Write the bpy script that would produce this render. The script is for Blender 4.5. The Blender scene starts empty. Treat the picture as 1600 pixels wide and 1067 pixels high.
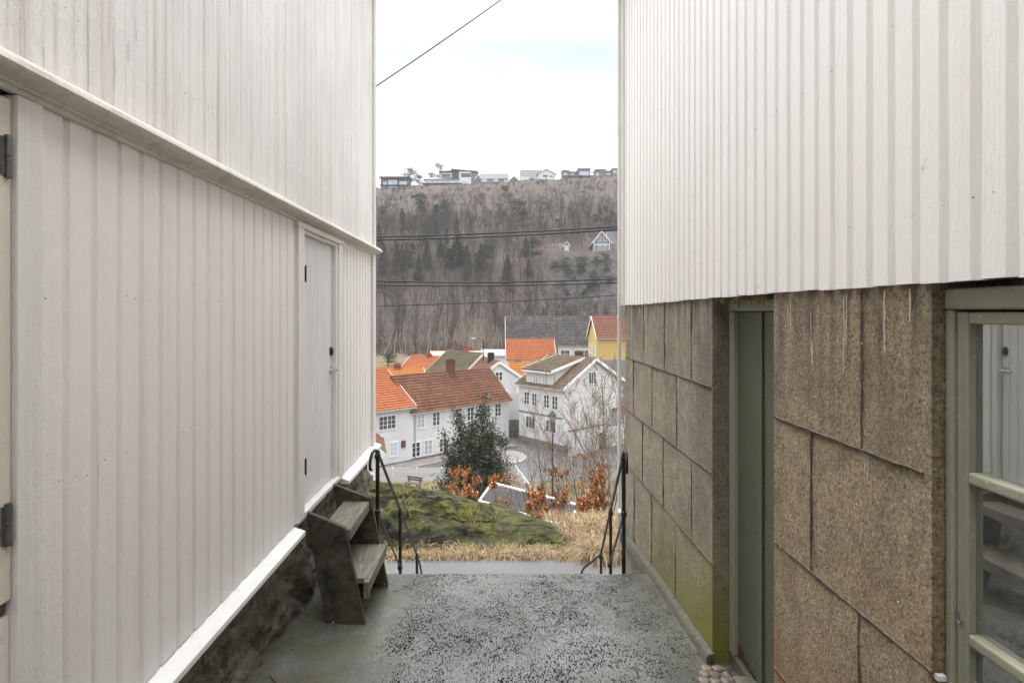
import bpy, math, random
import numpy as np
from mathutils import Vector, noise as mnoise
R = math.radians
sc = bpy.context.scene
COL = sc.collection

# ---------------------------------------------------------------- camera
EYE = 2.0                      # eye height (z) above the alley datum; horizon is level with it
F, CX, CY = 900.0, 778.0, 487.0   # focal length and vanishing point in photo pixels (1600 wide)
cam_d = bpy.data.cameras.new("camera")
cam_d.sensor_width = 36.0
cam_d.lens = 36.0 * F / 1600.0
cam_d.shift_x = (800.0 - CX) / 1600.0
cam_d.shift_y = -(533.5 - CY) / 1600.0
cam_d.clip_start = 0.05
cam_d.clip_end = 5000
cam = bpy.data.objects.new("camera", cam_d)
COL.objects.link(cam)
cam.location = (0, 0, EYE)
cam.rotation_euler = (R(90), 0, 0)
sc.camera = cam

# ---------------------------------------------------------------- sky and sun
SUN_EL, SUN_AZ = R(52), R(342)     # azimuth clockwise from +Y (high ahead, a little left, behind cloud)
w = bpy.data.worlds.new("World"); sc.world = w; w.use_nodes = True
nt = w.node_tree; nt.nodes.clear()
def wn(t, **k):
    n = nt.nodes.new(t)
    for a, b in k.items(): setattr(n, a, b)
    return n
wout = wn('ShaderNodeOutputWorld'); wbg = wn('ShaderNodeBackground')
wsky = wn('ShaderNodeTexSky', sky_type='NISHITA'); wsky.sun_disc = False
wsky.sun_elevation = SUN_EL; wsky.sun_rotation = SUN_AZ
tc = wn('ShaderNodeTexCoord'); sep = wn('ShaderNodeSeparateXYZ')
nt.links.new(tc.outputs['Generated'], sep.inputs[0])
# overcast veil: brighter towards the zenith (CIE overcast sky), broken by thin blue gaps
zr = wn('ShaderNodeMapRange'); zr.inputs['From Min'].default_value = 0.42; zr.inputs['From Max'].default_value = 1.0
zr.inputs['To Min'].default_value = 5.5; zr.inputs['To Max'].default_value = 44.0
zh = wn('ShaderNodeMapRange'); zh.inputs['From Min'].default_value = 0.10; zh.inputs['From Max'].default_value = 0.34; zh.inputs['To Min'].default_value = 3.0; zh.inputs['To Max'].default_value = 0.0
nt.links.new(sep.outputs['Z'], zh.inputs['Value'])
za = wn('ShaderNodeMath', operation='ADD')
nt.links.new(sep.outputs['Z'], zr.inputs['Value']); nt.links.new(zr.outputs[0], za.inputs[0]); nt.links.new(zh.outputs[0], za.inputs[1])
comb = wn('ShaderNodeCombineColor')
mr = wn('ShaderNodeMath', operation='MULTIPLY'); mr.inputs[1].default_value = 1.0
mb_ = wn('ShaderNodeMath', operation='MULTIPLY'); mb_.inputs[1].default_value = 1.0
nt.links.new(za.outputs[0], mr.inputs[0]); nt.links.new(za.outputs[0], mb_.inputs[0])
nt.links.new(mr.outputs[0], comb.inputs[0]); nt.links.new(za.outputs[0], comb.inputs[1]); nt.links.new(mb_.outputs[0], comb.inputs[2])
mp = wn('ShaderNodeMapping'); mp.inputs['Scale'].default_value = (2.2, 2.2, 5.5); mp.inputs['Location'].default_value = (0.35, 0.0, 0.4)
mp.inputs['Rotation'].default_value = (0, R(14), 0)
nt.links.new(tc.outputs['Generated'], mp.inputs[0])
cn = wn('ShaderNodeTexNoise'); cn.inputs['Scale'].default_value = 1.7; cn.inputs['Detail'].default_value = 6; cn.inputs['Roughness'].default_value = 0.5
cn.inputs['Distortion'].default_value = 0.4
nt.links.new(mp.outputs[0], cn.inputs['Vector'])
gap = wn('ShaderNodeMapRange'); gap.inputs['From Min'].default_value = 0.40; gap.inputs['From Max'].default_value = 0.66
gap.inputs['To Min'].default_value = 0.0; gap.inputs['To Max'].default_value = 0.85
nt.links.new(cn.outputs['Fac'], gap.inputs['Value'])
lowc = wn('ShaderNodeMapRange'); lowc.inputs['From Min'].default_value = 0.27; lowc.inputs['From Max'].default_value = 0.40
nt.links.new(sep.outputs['Z'], lowc.inputs['Value'])
gm = wn('ShaderNodeMath', operation='MULTIPLY')
nt.links.new(gap.outputs[0], gm.inputs[0]); nt.links.new(lowc.outputs[0], gm.inputs[1])
wmix = wn('ShaderNodeMix', data_type='RGBA')
nt.links.new(gm.outputs[0], wmix.inputs[0]); nt.links.new(comb.outputs[0], wmix.inputs[6]); nt.links.new(wsky.outputs[0], wmix.inputs[7])
nt.links.new(wmix.outputs[2], wbg.inputs[0]); wbg.inputs[1].default_value = 0.1
nt.links.new(wbg.outputs[0], wout.inputs[0])

sun_d = bpy.data.lights.new("sun", 'SUN'); sun_d.energy = 1.0; sun_d.angle = R(14); sun_d.color = (1.0, 0.96, 0.9)
sun = bpy.data.objects.new("sun", sun_d); COL.objects.link(sun)
sd = Vector((math.sin(SUN_AZ) * math.cos(SUN_EL), math.cos(SUN_AZ) * math.cos(SUN_EL), math.sin(SUN_EL)))
sun.rotation_euler = (-sd).to_track_quat('-Z', 'Y').to_euler()
sun.location = (0, -5, 30)

sc.view_settings.view_transform = 'Standard'
sc.view_settings.look = 'None'
sc.view_settings.exposure = 0.92
sc.view_settings.gamma = 1.0
sc.view_settings.use_curve_mapping = False
sc.render.engine = 'CYCLES'
sc.cycles.use_denoising = True
sc.cycles.max_bounces = 8
sc.cycles.diffuse_bounces = 5
sc.cycles.volume_bounces = 0
sc.cycles.transparent_max_bounces = 12
sc.cycles.use_fast_gi = False

# ---------------------------------------------------------------- helpers
def P(px, py, Y):
    return Vector(((px - CX) * Y / F, Y, EYE - (py - CY) * Y / F))
OFF = {}
def tag(o, label=None, cat=None, group=None, kind=None):
    if label: o['label'] = label
    if cat: o['category'] = cat
    if group: o['group'] = group
    if kind: o['kind'] = kind
    return o
def thing(name, loc, label, cat, group=None):
    o = bpy.data.objects.new(name, None); COL.objects.link(o)
    o.empty_display_size = 0.1
    o.location = loc; OFF[o] = Vector(loc)
    return tag(o, label, cat, group)
def mesh_np(name, V, Fa, mat, parent=None, tint=None, uv=None, smooth=False, mi=None):
    V = np.asarray(V, dtype=np.float64).reshape(-1, 3)
    off = OFF.get(parent, Vector((0, 0, 0))) if parent else Vector((0, 0, 0))
    V = V - np.array(off)
    me = bpy.data.meshes.new(name)
    if isinstance(Fa, np.ndarray):
        n, k = Fa.shape
        me.vertices.add(len(V)); me.vertices.foreach_set('co', V.ravel().astype(np.float32))
        me.loops.add(n * k); me.loops.foreach_set('vertex_index', Fa.ravel().astype(np.int32))
        me.polygons.add(n); me.polygons.foreach_set('loop_start', np.arange(0, n * k, k, dtype=np.int32))
        me.polygons.foreach_set('loop_total', np.full(n, k, dtype=np.int32))
        me.update(calc_edges=True)
    else:
        me.from_pydata([tuple(v) for v in V], [], Fa); me.update()
    me.validate()
    if tint is not None:
        a = me.attributes.new('tint', 'FLOAT_COLOR', 'POINT')
        t = np.asarray(tint, dtype=np.float32)
        if t.shape[1] == 3: t = np.hstack([t, np.ones((len(t), 1), np.float32)])
        a.data.foreach_set('color', t.ravel())
    if uv is not None:
        l = me.uv_layers.new(name='UVMap')
        li = np.empty(len(me.loops), np.int32); me.loops.foreach_get('vertex_index', li)
        l.data.foreach_set('uv', np.asarray(uv, np.float32)[li].ravel())
    mats = mat if isinstance(mat, (list, tuple)) else [mat]
    for m in mats: me.materials.append(m)
    if mi is not None: me.polygons.foreach_set('material_index', np.asarray(mi, np.int32))
    if smooth: me.polygons.foreach_set('use_smooth', np.ones(len(me.polygons), bool))
    me.update()
    o = bpy.data.objects.new(name, me); COL.objects.link(o)
    if parent:
        o.parent = parent
    OFF[o] = off
    return o
class MB:
    def __init__(s): s.v = []; s.f = []; s.uv = []; s.mi = []; s.m = 0; s.has_uv = False
    def add(s, V, Fs, uv=None):
        b = len(s.v)
        s.v += [tuple(p) for p in V]
        if uv is not None: s.has_uv = True; s.uv += [tuple(u) for u in uv]
        else: s.uv += [(0.0, 0.0)] * len(V)
        for f in Fs: s.f.append(tuple(i + b for i in f)); s.mi.append(s.m)
        return s
    def box(s, x0, x1, y0, y1, z0, z1):
        V = [(x0,y0,z0),(x1,y0,z0),(x1,y1,z0),(x0,y1,z0),(x0,y0,z1),(x1,y0,z1),(x1,y1,z1),(x0,y1,z1)]
        return s.add(V, [(0,3,2,1),(4,5,6,7),(0,1,5,4),(1,2,6,5),(2,3,7,6),(3,0,4,7)])
    def obox(s, o, a, b, c, ch=0.0):   # origin corner and three edge vectors
        o, a, b, c = Vector(o), Vector(a), Vector(b), Vector(c)
        if a.cross(b).dot(c) < 0: a, b = b, a
        V = [o, o+a, o+a+b, o+b, o+c, o+a+c, o+a+b+c, o+b+c]
        return s.add(V, [(0,3,2,1),(4,5,6,7),(0,1,5,4),(1,2,6,5),(2,3,7,6),(3,0,4,7)])
    def prism(s, poly, d):             # planar polygon swept by vector d
        n = len(poly); d = Vector(d); V = [Vector(p) for p in poly]; V += [p + d for p in V[:n]]
        nn = Vector((0,0,0))
        for i in range(n): nn += V[i].cross(V[(i+1) % n])
        if nn.dot(d) > 0: Fs = [tuple(range(n-1,-1,-1)), tuple(range(n,2*n))] + [(i,(i+1)%n,n+(i+1)%n,n+i) for i in range(n)]
        else: Fs = [tuple(range(n)), tuple(range(2*n-1,n-1,-1))] + [(i,n+i,n+(i+1)%n,(i+1)%n) for i in range(n)]
        return s.add(V, Fs)
    def tube(s, pts, r, n=8, caps=True):
        pts = [Vector(p) for p in pts]; k = len(pts)
        rr = r if isinstance(r, (list, tuple)) else [r] * k
        V = []; prev = None
        for i, p in enumerate(pts):
            t = (pts[min(i+1,k-1)] - pts[max(i-1,0)]).normalized()
            if prev is None:
                a = t.orthogonal().normalized()
            else:
                a = (prev - t * prev.dot(t)).normalized()
            prev = a; b = t.cross(a)
            for j in range(n):
                q = 2*math.pi*j/n
                V.append(p + (a*math.cos(q) + b*math.sin(q)) * rr[i])
        Fs = [(i*n+j, i*n+(j+1)%n, (i+1)*n+(j+1)%n, (i+1)*n+j) for i in range(k-1) for j in range(n)]
        if caps: Fs += [tuple(range(n-1,-1,-1)), tuple(range((k-1)*n, k*n))]
        return s.add(V, Fs)
    def lathe(s, c, prof, n=14):       # prof: (r, z) about a vertical axis at c
        return s.tube([Vector(c) + Vector((0,0,z)) for r, z in prof], [max(r, 1e-4) for r, z in prof], n)
    def build(s, name, mat, parent=None, smooth=False):
        return mesh_np(name, np.array([tuple(p) for p in s.v]), s.f, mat, parent, uv=(s.uv if s.has_uv else None), smooth=smooth, mi=s.mi)
def autosmooth(o, deg=35):
    me = o.data
    me.polygons.foreach_set('use_smooth', np.ones(len(me.polygons), bool))
    try: me.set_sharp_from_angle(angle=R(deg))
    except Exception: pass
    return o
def bevel(o, w=0.004, seg=2):
    m = o.modifiers.new('bevel', 'BEVEL'); m.width = w; m.segments = seg; m.limit_method = 'ANGLE'; m.angle_limit = R(40)
    return o

# ---------------------------------------------------------------- materials
class NT:
    def __init__(s, name):
        s.mat = bpy.data.materials.new(name); s.mat.use_nodes = True; s.t = s.mat.node_tree
        s.b = s.t.nodes['Principled BSDF']
        s.tc = s.t.nodes.new('ShaderNodeTexCoord')
    def n(s, t, **k):
        x = s.t.nodes.new(t)
        for a, b in k.items(): setattr(x, a, b)
        return x
    def l(s, a, b): s.t.links.new(a, b); return b
    def coord(s, scale=(1,1,1), kind='Object', rot=(0,0,0)):
        m = s.n('ShaderNodeMapping'); m.inputs['Scale'].default_value = scale; m.inputs['Rotation'].default_value = rot
        s.l(s.tc.outputs[kind], m.inputs[0]); return m.outputs[0]
    def noise(s, vec, scale=5, detail=4, rough=0.55, dist=0.0, out='Fac'):
        x = s.n('ShaderNodeTexNoise'); x.inputs['Scale'].default_value = scale; x.inputs['Detail'].default_value = detail
        x.inputs['Roughness'].default_value = rough; x.inputs['Distortion'].default_value = dist
        if vec is not None: s.l(vec, x.inputs['Vector'])
        return x.outputs[out]
    def voro(s, vec, scale=5, feature='F1', out='Distance', rnd=1.0):
        x = s.n('ShaderNodeTexVoronoi', feature=feature); x.inputs['Scale'].default_value = scale; x.inputs['Randomness'].default_value = rnd
        s.l(vec, x.inputs['Vector']); return x.outputs[out]
    def ramp(s, fac, stops):
        x = s.n('ShaderNodeValToRGB'); e = x.color_ramp.elements
        while len(e) < len(stops): e.new(0.5)
        for i, (p, c) in enumerate(stops):
            e[i].position = p; e[i].color = (c, c, c, 1) if isinstance(c, (int, float)) else (*c, 1)
        s.l(fac, x.inputs[0]); return x.outputs[0]
    def maprange(s, v, a, b, c=0.0, d=1.0):
        x = s.n('ShaderNodeMapRange'); x.inputs['From Min'].default_value = a; x.inputs['From Max'].default_value = b
        x.inputs['To Min'].default_value = c; x.inputs['To Max'].default_value = d; s.l(v, x.inputs[0]); return x.outputs[0]
    def math(s, op, a, b=None):
        x = s.n('ShaderNodeMath', operation=op)
        for i, v in enumerate((a, b)):
            if v is None: continue
            if isinstance(v, (int, float)): x.inputs[i].default_value = v
            else: s.l(v, x.inputs[i])
        return x.outputs[0]
    def mix(s, fac, a, b, mode='MIX'):
        x = s.n('ShaderNodeMix', data_type='RGBA', blend_type=mode)
        for i, v in ((0, fac), (6, a), (7, b)):
            if isinstance(v, (int, float)): x.inputs[i].default_value = v if i == 0 else (v, v, v, 1)
            elif isinstance(v, tuple): x.inputs[i].default_value = (*v, 1)
            else: s.l(v, x.inputs[i])
        return x.outputs[2]
    def col(s, v):
        if isinstance(v, tuple): s.b.inputs['Base Color'].default_value = (*v, 1)
        else: s.l(v, s.b.inputs['Base Color'])
    def rough(s, v):
        if isinstance(v, (int, float)): s.b.inputs['Roughness'].default_value = v
        else: s.l(v, s.b.inputs['Roughness'])
    def bump(s, h, strength=0.3, dist=0.01):
        x = s.n('ShaderNodeBump'); x.inputs['Strength'].default_value = strength; x.inputs['Distance'].default_value = dist
        s.l(h, x.inputs['Height']); s.l(x.outputs[0], s.b.inputs['Normal'])
    def sepz(s, kind='Object'):
        x = s.n('ShaderNodeSeparateXYZ'); s.l(s.tc.outputs[kind], x.inputs[0]); return x.outputs
def simple(name, rgb, rough=0.6, var=0.2, scale=6.0, bump=0.1, bscale=40, metal=0.0, bdist=0.004, spec=0.5):
    m = NT(name); c = m.coord()
    n1 = m.noise(c, scale, 5)
    lo = tuple(x * (1 - var) for x in rgb); hi = tuple(min(1, x * (1 + var)) for x in rgb)
    m.col(m.mix(m.maprange(n1, 0.3, 0.7), lo, hi)); m.rough(rough)
    m.b.inputs['Metallic'].default_value = metal
    m.b.inputs['Specular IOR Level'].default_value = spec
    if bump: m.bump(m.noise(c, bscale, 3), bump, bdist)
    return m.mat
def paint(name, rgb, grain=0.25, dirt=0.25, blister=0.5, nails=True, peel=0.0, rough=0.45):
    m = NT(name); c = m.coord()
    cv = m.coord((34, 34, 1.6)); cb = m.coord((1, 1, 0.55))
    g = m.noise(cv, 2.2, 5, 0.6, 0.3)
    bl = m.noise(cb, 60, 3, 0.5, 0.6)
    big = m.noise(c, 1.3, 4)
    st = m.noise(m.coord((9, 9, 0.35)), 1.6, 4, 0.6)
    base = m.mix(m.maprange(big, 0.3, 0.7), tuple(x * (1 - 0.10 * dirt * 2) for x in rgb), rgb)
    streak = m.maprange(st, 0.50, 0.78, 0.0, dirt)
    base = m.mix(streak, base, tuple(x * y for x, y in zip(rgb, (0.66, 0.63, 0.57))))
    gl = m.maprange(g, 0.60, 0.80, 0.0, 0.35 * dirt)
    base = m.mix(gl, base, (0.36, 0.33, 0.29))
    spot = m.noise(m.coord((1, 1, 0.6)), 17, 4, 0.6)
    base = m.mix(m.maprange(spot, 0.68, 0.75, 0.0, 0.45), base, (0.30, 0.27, 0.23))
    fl = m.noise(m.coord((1, 1, .8)), 75, 4, .7)
    base = m.mix(m.maprange(fl, 0.64, 0.74, 0.0, 0.30), base, tuple(x * .72 for x in rgb))
    base = m.mix(m.maprange(fl, 0.36, 0.27, 0.0, 0.5), base, (.9, .895, .88))
    if peel:
        pe = m.noise(m.coord((26, 26, 1.5)), 2.0, 6, 0.7, 0.5)
        base = m.mix(m.maprange(pe, 0.60, 0.66, 0.0, peel), base, (0.33, 0.30, 0.27))
    m.col(base); m.rough(m.maprange(big, 0.3, 0.7, rough, rough + 0.15))
    h = m.math('ADD', m.math('MULTIPLY', g, grain), m.math('MULTIPLY', bl, blister))
    m.bump(m.math('ADD', h, m.math('MULTIPLY', m.maprange(m.noise(m.coord((1, 1, .7)), 150, 3, .7), .5, .8), blister * .4)), 0.6, 0.008)
    return m.mat
def tiles(name, stops, moss=None, mossamt=0.5, rough=0.75):
    m = NT(name); uv = m.tc.outputs['UV']
    fl = m.n('ShaderNodeVectorMath', operation='FLOOR'); m.l(uv, fl.inputs[0])
    wnz = m.n('ShaderNodeTexWhiteNoise', noise_dimensions='2D'); m.l(fl.outputs[0], wnz.inputs['Vector'])
    big = m.noise(m.coord(), 0.55, 5, 0.65)
    v = m.math('ADD', m.math('MULTIPLY', wnz.outputs['Value'], 0.28), m.math('MULTIPLY', big, 0.75))
    c = m.ramp(v, stops)
    if moss:
        mn = m.noise(m.coord(), 0.9, 6, 0.7)
        c = m.mix(m.maprange(mn, 0.42, 0.62, 0, mossamt), c, moss)
    m.col(c); m.rough(rough); m.b.inputs['Specular IOR Level'].default_value = 0.15
    m.bump(m.noise(m.coord(), 30, 3), 0.2, 0.01)
    return m.mat
def boards(name, rgb, pitch=0.16, depth=0.5, horizontal=False, dirt=0.12):
    m = NT(name); uv = m.tc.outputs['UV']
    x = m.n('ShaderNodeSeparateXYZ'); m.l(uv, x.inputs[0])
    u = x.outputs[1] if horizontal else x.outputs[0]
    fr = m.math('FRACT', m.math('DIVIDE', u, pitch))
    gr = m.math('SUBTRACT', 1.0, m.maprange(m.math('ABSOLUTE', m.math('SUBTRACT', fr, 0.5)), 0.36, 0.48))
    big = m.noise(m.coord((1, 1, 0.4)), 1.1, 5, 0.65)
    base = m.mix(m.maprange(big, 0.42, 0.72, 0, dirt * 2.5), rgb, tuple(q * 0.75 for q in rgb))
    base = m.mix(m.maprange(gr, 0, 1, 0.22, 0), base, tuple(q * 0.55 for q in rgb))
    m.col(base); m.rough(0.55); m.bump(gr, depth, 0.015)
    return m.mat
def tinted(name, rough=0.8, spec=0.2, trans=0.0):
    m = NT(name); a = m.n('ShaderNodeAttribute'); a.attribute_name = 'tint'
    m.col(a.outputs['Color']); m.rough(rough); m.b.inputs['Specular IOR Level'].default_value = spec
    return m.mat

M = {}
M['paint_left_low'] = paint('white_paint_lower', (0.78, 0.752, 0.722), grain=0.35, dirt=0.22, blister=0.55)
M['paint_left_up'] = paint('white_paint_upper', (0.80, 0.78, 0.75), grain=0.9, dirt=0.75, blister=0.8, peel=0.5)
M['paint_right'] = paint('white_paint_right', (0.815, 0.795, 0.765), grain=0.35, dirt=0.14, blister=0.28, rough=0.38)
M['paint_trim'] = paint('white_paint_trim', (0.75, 0.735, 0.705), grain=0.3, dirt=0.55, blister=0.5)
M['paint_mould'] = paint('weathered_moulding_paint', (0.66, 0.63, 0.56), grain=0.3, dirt=0.9, blister=0.6, peel=0.25)
M['paint_sill'] = paint('fresh_white_sill_paint', (0.76, 0.76, 0.75), grain=0.2, dirt=0.25, blister=0.4)
M['cream'] = paint('cream_frame_paint', (0.66, 0.60, 0.51), grain=0.2, dirt=0.3, blister=0.3)
M['door_white'] = paint('door_paint', (0.70, 0.69, 0.68), grain=0.2, dirt=0.15, blister=0.25, rough=0.35)
M['iron'] = simple('black_iron', (0.012, 0.012, 0.013), 0.42, 0.4, 30, 0.3, 90, 0.0, 0.002)
M['steel'] = simple('grey_steel', (0.16, 0.16, 0.155), 0.45, 0.3, 40, 0.2, 120, 0.7, 0.001)
M['chrome'] = simple('brushed_handle_metal', (0.55, 0.55, 0.56), 0.25, 0.1, 40, 0.0, 10, 1.0)
M['nail'] = simple('nail_dark', (0.09, 0.08, 0.07), 0.8, 0.3, 50, 0)
M['glass_dark'] = simple('distant_window_glass', (0.055, 0.062, 0.07), 0.08, 0.7, 0.35, 0, spec=0.8)
M['glass_light'] = simple('painted_sky_window_glass', (0.42, 0.47, 0.52), 0.08, 0.35, 0.35, 0, spec=0.8)  # pale base colour stands in for sky reflected in the glass
M['win_white'] = simple('white_window_frame', (0.80, 0.80, 0.79), 0.5, 0.05, 2, 0)
M['white_board'] = boards('white_boards', (0.66, 0.665, 0.67))
M['white_lap'] = boards('white_lapped_boards', (0.74, 0.745, 0.75), 0.19, 0.35, True)
M['yellow_board'] = boards('yellow_boards', (0.60, 0.43, 0.155))
M['grey_board'] = boards('blue_grey_boards', (0.20, 0.215, 0.24), 0.18, 0.3, True)
M['dark_board'] = boards('dark_stained_boards', (0.06, 0.052, 0.05))
M['slate_board'] = boards('slate_grey_boards', (0.13, 0.135, 0.145))
M['plain_white'] = boards('plain_white_boards', (0.66, 0.665, 0.67), 0.2, 0.15)
M['t_orange'] = tiles('orange_pantiles', [(0.2, (0.24, 0.074, 0.029)), (0.6, (0.30, 0.099, 0.041)), (0.9, (0.34, 0.13, 0.063))])
M['t_gold'] = tiles('golden_orange_pantiles', [(0.2, (0.30, 0.098, 0.024)), (0.8, (0.37, 0.14, 0.038))], (0.35, 0.22, 0.05), 0.3)
M['t_old'] = tiles('weathered_red_pantiles', [(0.2, (0.055, 0.032, 0.024)), (0.45, (0.125, 0.048, 0.029)), (0.65, (0.185, 0.070, 0.040)), (0.85, (0.22, 0.115, 0.075))], (0.095, 0.07, 0.045), 0.75)
M['t_brown'] = tiles('brown_tiles', [(0.2, (0.08, 0.045, 0.033)), (0.8, (0.18, 0.082, 0.052))], (0.14, 0.11, 0.07), 0.5)
M['t_redbrown'] = tiles('red_brown_tiles', [(0.2, (0.12, 0.052, 0.038)), (0.8, (0.19, 0.082, 0.056))])
M['t_moss'] = tiles('mossy_brown_tiles', [(0.2, (0.07, 0.055, 0.045)), (0.8, (0.20, 0.13, 0.095))], (0.115, 0.11, 0.06), 0.75)
M['t_green'] = tiles('moss_grown_tiles', [(0.2, (0.06, 0.045, 0.033)), (0.8, (0.13, 0.10, 0.07))], (0.095, 0.09, 0.045), 0.6)
M['t_dark'] = tiles('dark_grey_pantiles', [(0.2, (0.035, 0.032, 0.031)), (0.55, (0.07, 0.065, 0.063)), (0.9, (0.15, 0.14, 0.135))])
M['t_salmon'] = simple('salmon_sheet_roof', (0.60, 0.22, 0.16), 0.5, 0.12, 2, 0.05)
M['roof_slate'] = simple('dark_roof_felt', (0.05, 0.052, 0.06), 0.6, 0.25, 1.5, 0.1)
M['roof_brown'] = simple('brown_felt_roof', (0.10, 0.07, 0.055), 0.8, 0.3, 1.5, 0.1)
M['roof_light'] = simple('pale_sheet_roof', (0.30, 0.33, 0.37), 0.5, 0.12, 1.5, 0.1)
M['brick'] = simple('chimney_brick', (0.13, 0.058, 0.038), 0.85, 0.45, 9, 0.4, 20)
M['brick_red'] = simple('red_chimney_paint', (0.24, 0.06, 0.04), 0.7, 0.2, 5, 0.2, 20)
M['black'] = simple('soot_black', (0.02, 0.02, 0.022), 0.7, 0.3, 5, 0.2)
M['stone_grey'] = simple('grey_stone', (0.17, 0.16, 0.145), 0.85, 0.5, 2.2, 0.6, 9, 0, 0.04)
M['bark'] = simple('bark', (0.12, 0.095, 0.075), 0.9, 0.4, 8, 0.5, 30)
M['twig'] = simple('bare_twig', (0.215, 0.165, 0.12), 0.85, 0.45, 5, 0.2, 60)
M['birch'] = simple('birch_bark', (0.52, 0.49, 0.45), 0.8, 0.35, 3, 0.2, 20)
M['leafmat'] = tinted('leaf_tint', 0.45, 0.4)
M['drymat'] = tinted('dry_leaf_tint', 0.7, 0.2)
M['woodmat'] = tinted('bare_wood_tint', 0.95, 0.05)

# ---------------------------------------------------------------- setting: terrain
TP = [(-60, -34), (-30, -14), (-12, -1.5), (-7.5, 1.7), (0, 2.6), (4.5, 3.4), (6.6, 3.95), (7.0, 3.98), (9.3, 3.98), (10.6, 4.0), (11.6, 4.25), (13, 5.0), (16, 6.4), (20, 8.1), (30, 10.9), (40, 12.7), (46, 13.7), (48, 14.22),  # unseen rise behind the camera is added to block low sky light
      (68, 14.22), (80, 12.3), (95, 10.6), (115, 9.0), (135, 8.0)]
TY = np.array([a for a, b in TP]); TH = np.array([b for a, b in TP])
def ground_z(x, y): return EYE - float(np.interp(y, TY, TH))
RID = [(500, 295), (560, 294), (620, 294.5), (650, 289), (720, 287.5), (760, 286.5), (800, 284), (830, 280), (870, 281), (900, 277.5), (965, 276), (1100, 274)]
RX = np.array([(a - CX) / 3.0 for a, b in RID]); RZ = np.array([EYE + (CY - b) / 3.0 for a, b in RID])
def sm(a, b, x):
    t = min(1, max(0, (x - a) / (b - a))); return t * t * (3 - 2 * t)
LP = ([100, 118, 130, 150, 195, 240, 285, 300, 330, 420, 700], [-8.6, -7.8, -6.6, 0.8, 22.0, 42.5, 64.0, 69.0, 70.5, 70.5, 60])
CP = ([100, 118, 130, 172, 187, 197, 240, 285, 300, 330, 420, 700], [-8.6, -7.8, -6.6, 3.0, 20.0, 22.4, 43.5, 64.0, 69.0, 70.5, 70.5, 60])
def hill_z(x, y):
    a = float(np.interp(y, *LP)); b = float(np.interp(y, *CP))
    k = sm(8, 19, x)
    z = a * (1 - k) + b * k
    rz = float(np.interp(x * 300.0 / max(y, 200), RX, RZ))
    z += (rz - 69.0) * sm(200, 297, y)
    amp = 2.4 * sm(128, 150, y) * (1 - sm(262, 296, y)) + 0.05
    z += amp * (mnoise.fractal(Vector((x * 0.035, y * 0.035, 3.1)), 1.0, 2.1, 5) )
    if k > 0 and 160 < y < 200:
        z += 1.3 * mnoise.noise(Vector((x * 0.22, y * 0.3, 1.0)))
    return z
def grid(name, xs, ys, fz, mat, smooth=True, kind='structure', label=None):
    nx, ny = len(xs), len(ys)
    V = np.array([(x, y, fz(x, y)) for y in ys for x in xs])
    i, j = np.meshgrid(np.arange(nx - 1), np.arange(ny - 1)); a = (j * nx + i).ravel()
    Fa = np.stack([a, a + 1, a + nx + 1, a + nx], 1)
    o = mesh_np(name, V, Fa, mat, smooth=smooth)
    o['kind'] = kind
    return o

mg = NT('turf_and_earth'); c = mg.coord()
mg.col(mg.mix(mg.maprange(mg.noise(c, 0.35, 6, 0.7), 0.38, 0.62), (0.15, 0.105, 0.055), (0.06, 0.06, 0.03)))
mg.rough(0.95); mg.bump(mg.noise(c, 6, 6, 0.7), 0.6, 0.08)
mh = NT('heath_and_rock'); c = mh.coord()
n1 = mh.noise(c, 0.05, 7, 0.68); n2 = mh.noise(c, 0.22, 6, 0.7); n3 = mh.noise(mh.coord((1, 1, 2.5)), 0.10, 7, 0.72, 0.6)
base = mh.mix(mh.maprange(n1, 0.35, 0.65), (0.060, 0.042, 0.034), (0.082, 0.063, 0.045))
base = mh.mix(mh.maprange(n2, 0.48, 0.62), base, (0.045, 0.034, 0.031))
geo = mh.n('ShaderNodeNewGeometry'); sx = mh.n('ShaderNodeSeparateXYZ'); mh.l(geo.outputs['Normal'], sx.inputs[0])
steep = mh.maprange(sx.outputs[2], 0.84, 0.60)
rockm = mh.math('MAXIMUM', mh.maprange(n3, 0.635, 0.68), mh.math('MULTIPLY', steep, mh.maprange(mh.noise(c, 0.3, 5, 0.7), 0.38, 0.55)))
rockc = mh.mix(mh.maprange(mh.noise(c, 0.6, 7, 0.78), .36, .66), (0.03, 0.03, 0.03), (0.155, 0.152, 0.148))
mh.col(mh.mix(rockm, base, rockc)); mh.rough(0.95); mh.bump(mh.noise(c, 0.7, 7, 0.75), 0.9, 0.9)
grid('ground', np.concatenate([np.linspace(-90, -14, 30), np.linspace(-13, 13, 53), np.linspace(14, 90, 30)]),
     np.concatenate([np.linspace(-60, 4, 33), np.linspace(4.6, 20, 60), np.linspace(21, 120, 80)]), ground_z, mg.mat)
grid('hill', np.linspace(-190, 190, 191), np.concatenate([np.linspace(104, 320, 170), np.linspace(325, 640, 40)]), hill_z, mh.mat)

def sheet(name, poly, z, mat, dz=0.0):
    """thin paved sheet with real thickness"""
    m = MB(); m.prism([(x, y, (z(x, y) if callable(z) else z) - 0.12) for x, y in poly], (0, 0, 0.12 + dz))
    o = m.build(name, mat); o['kind'] = 'structure'; return o
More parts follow.
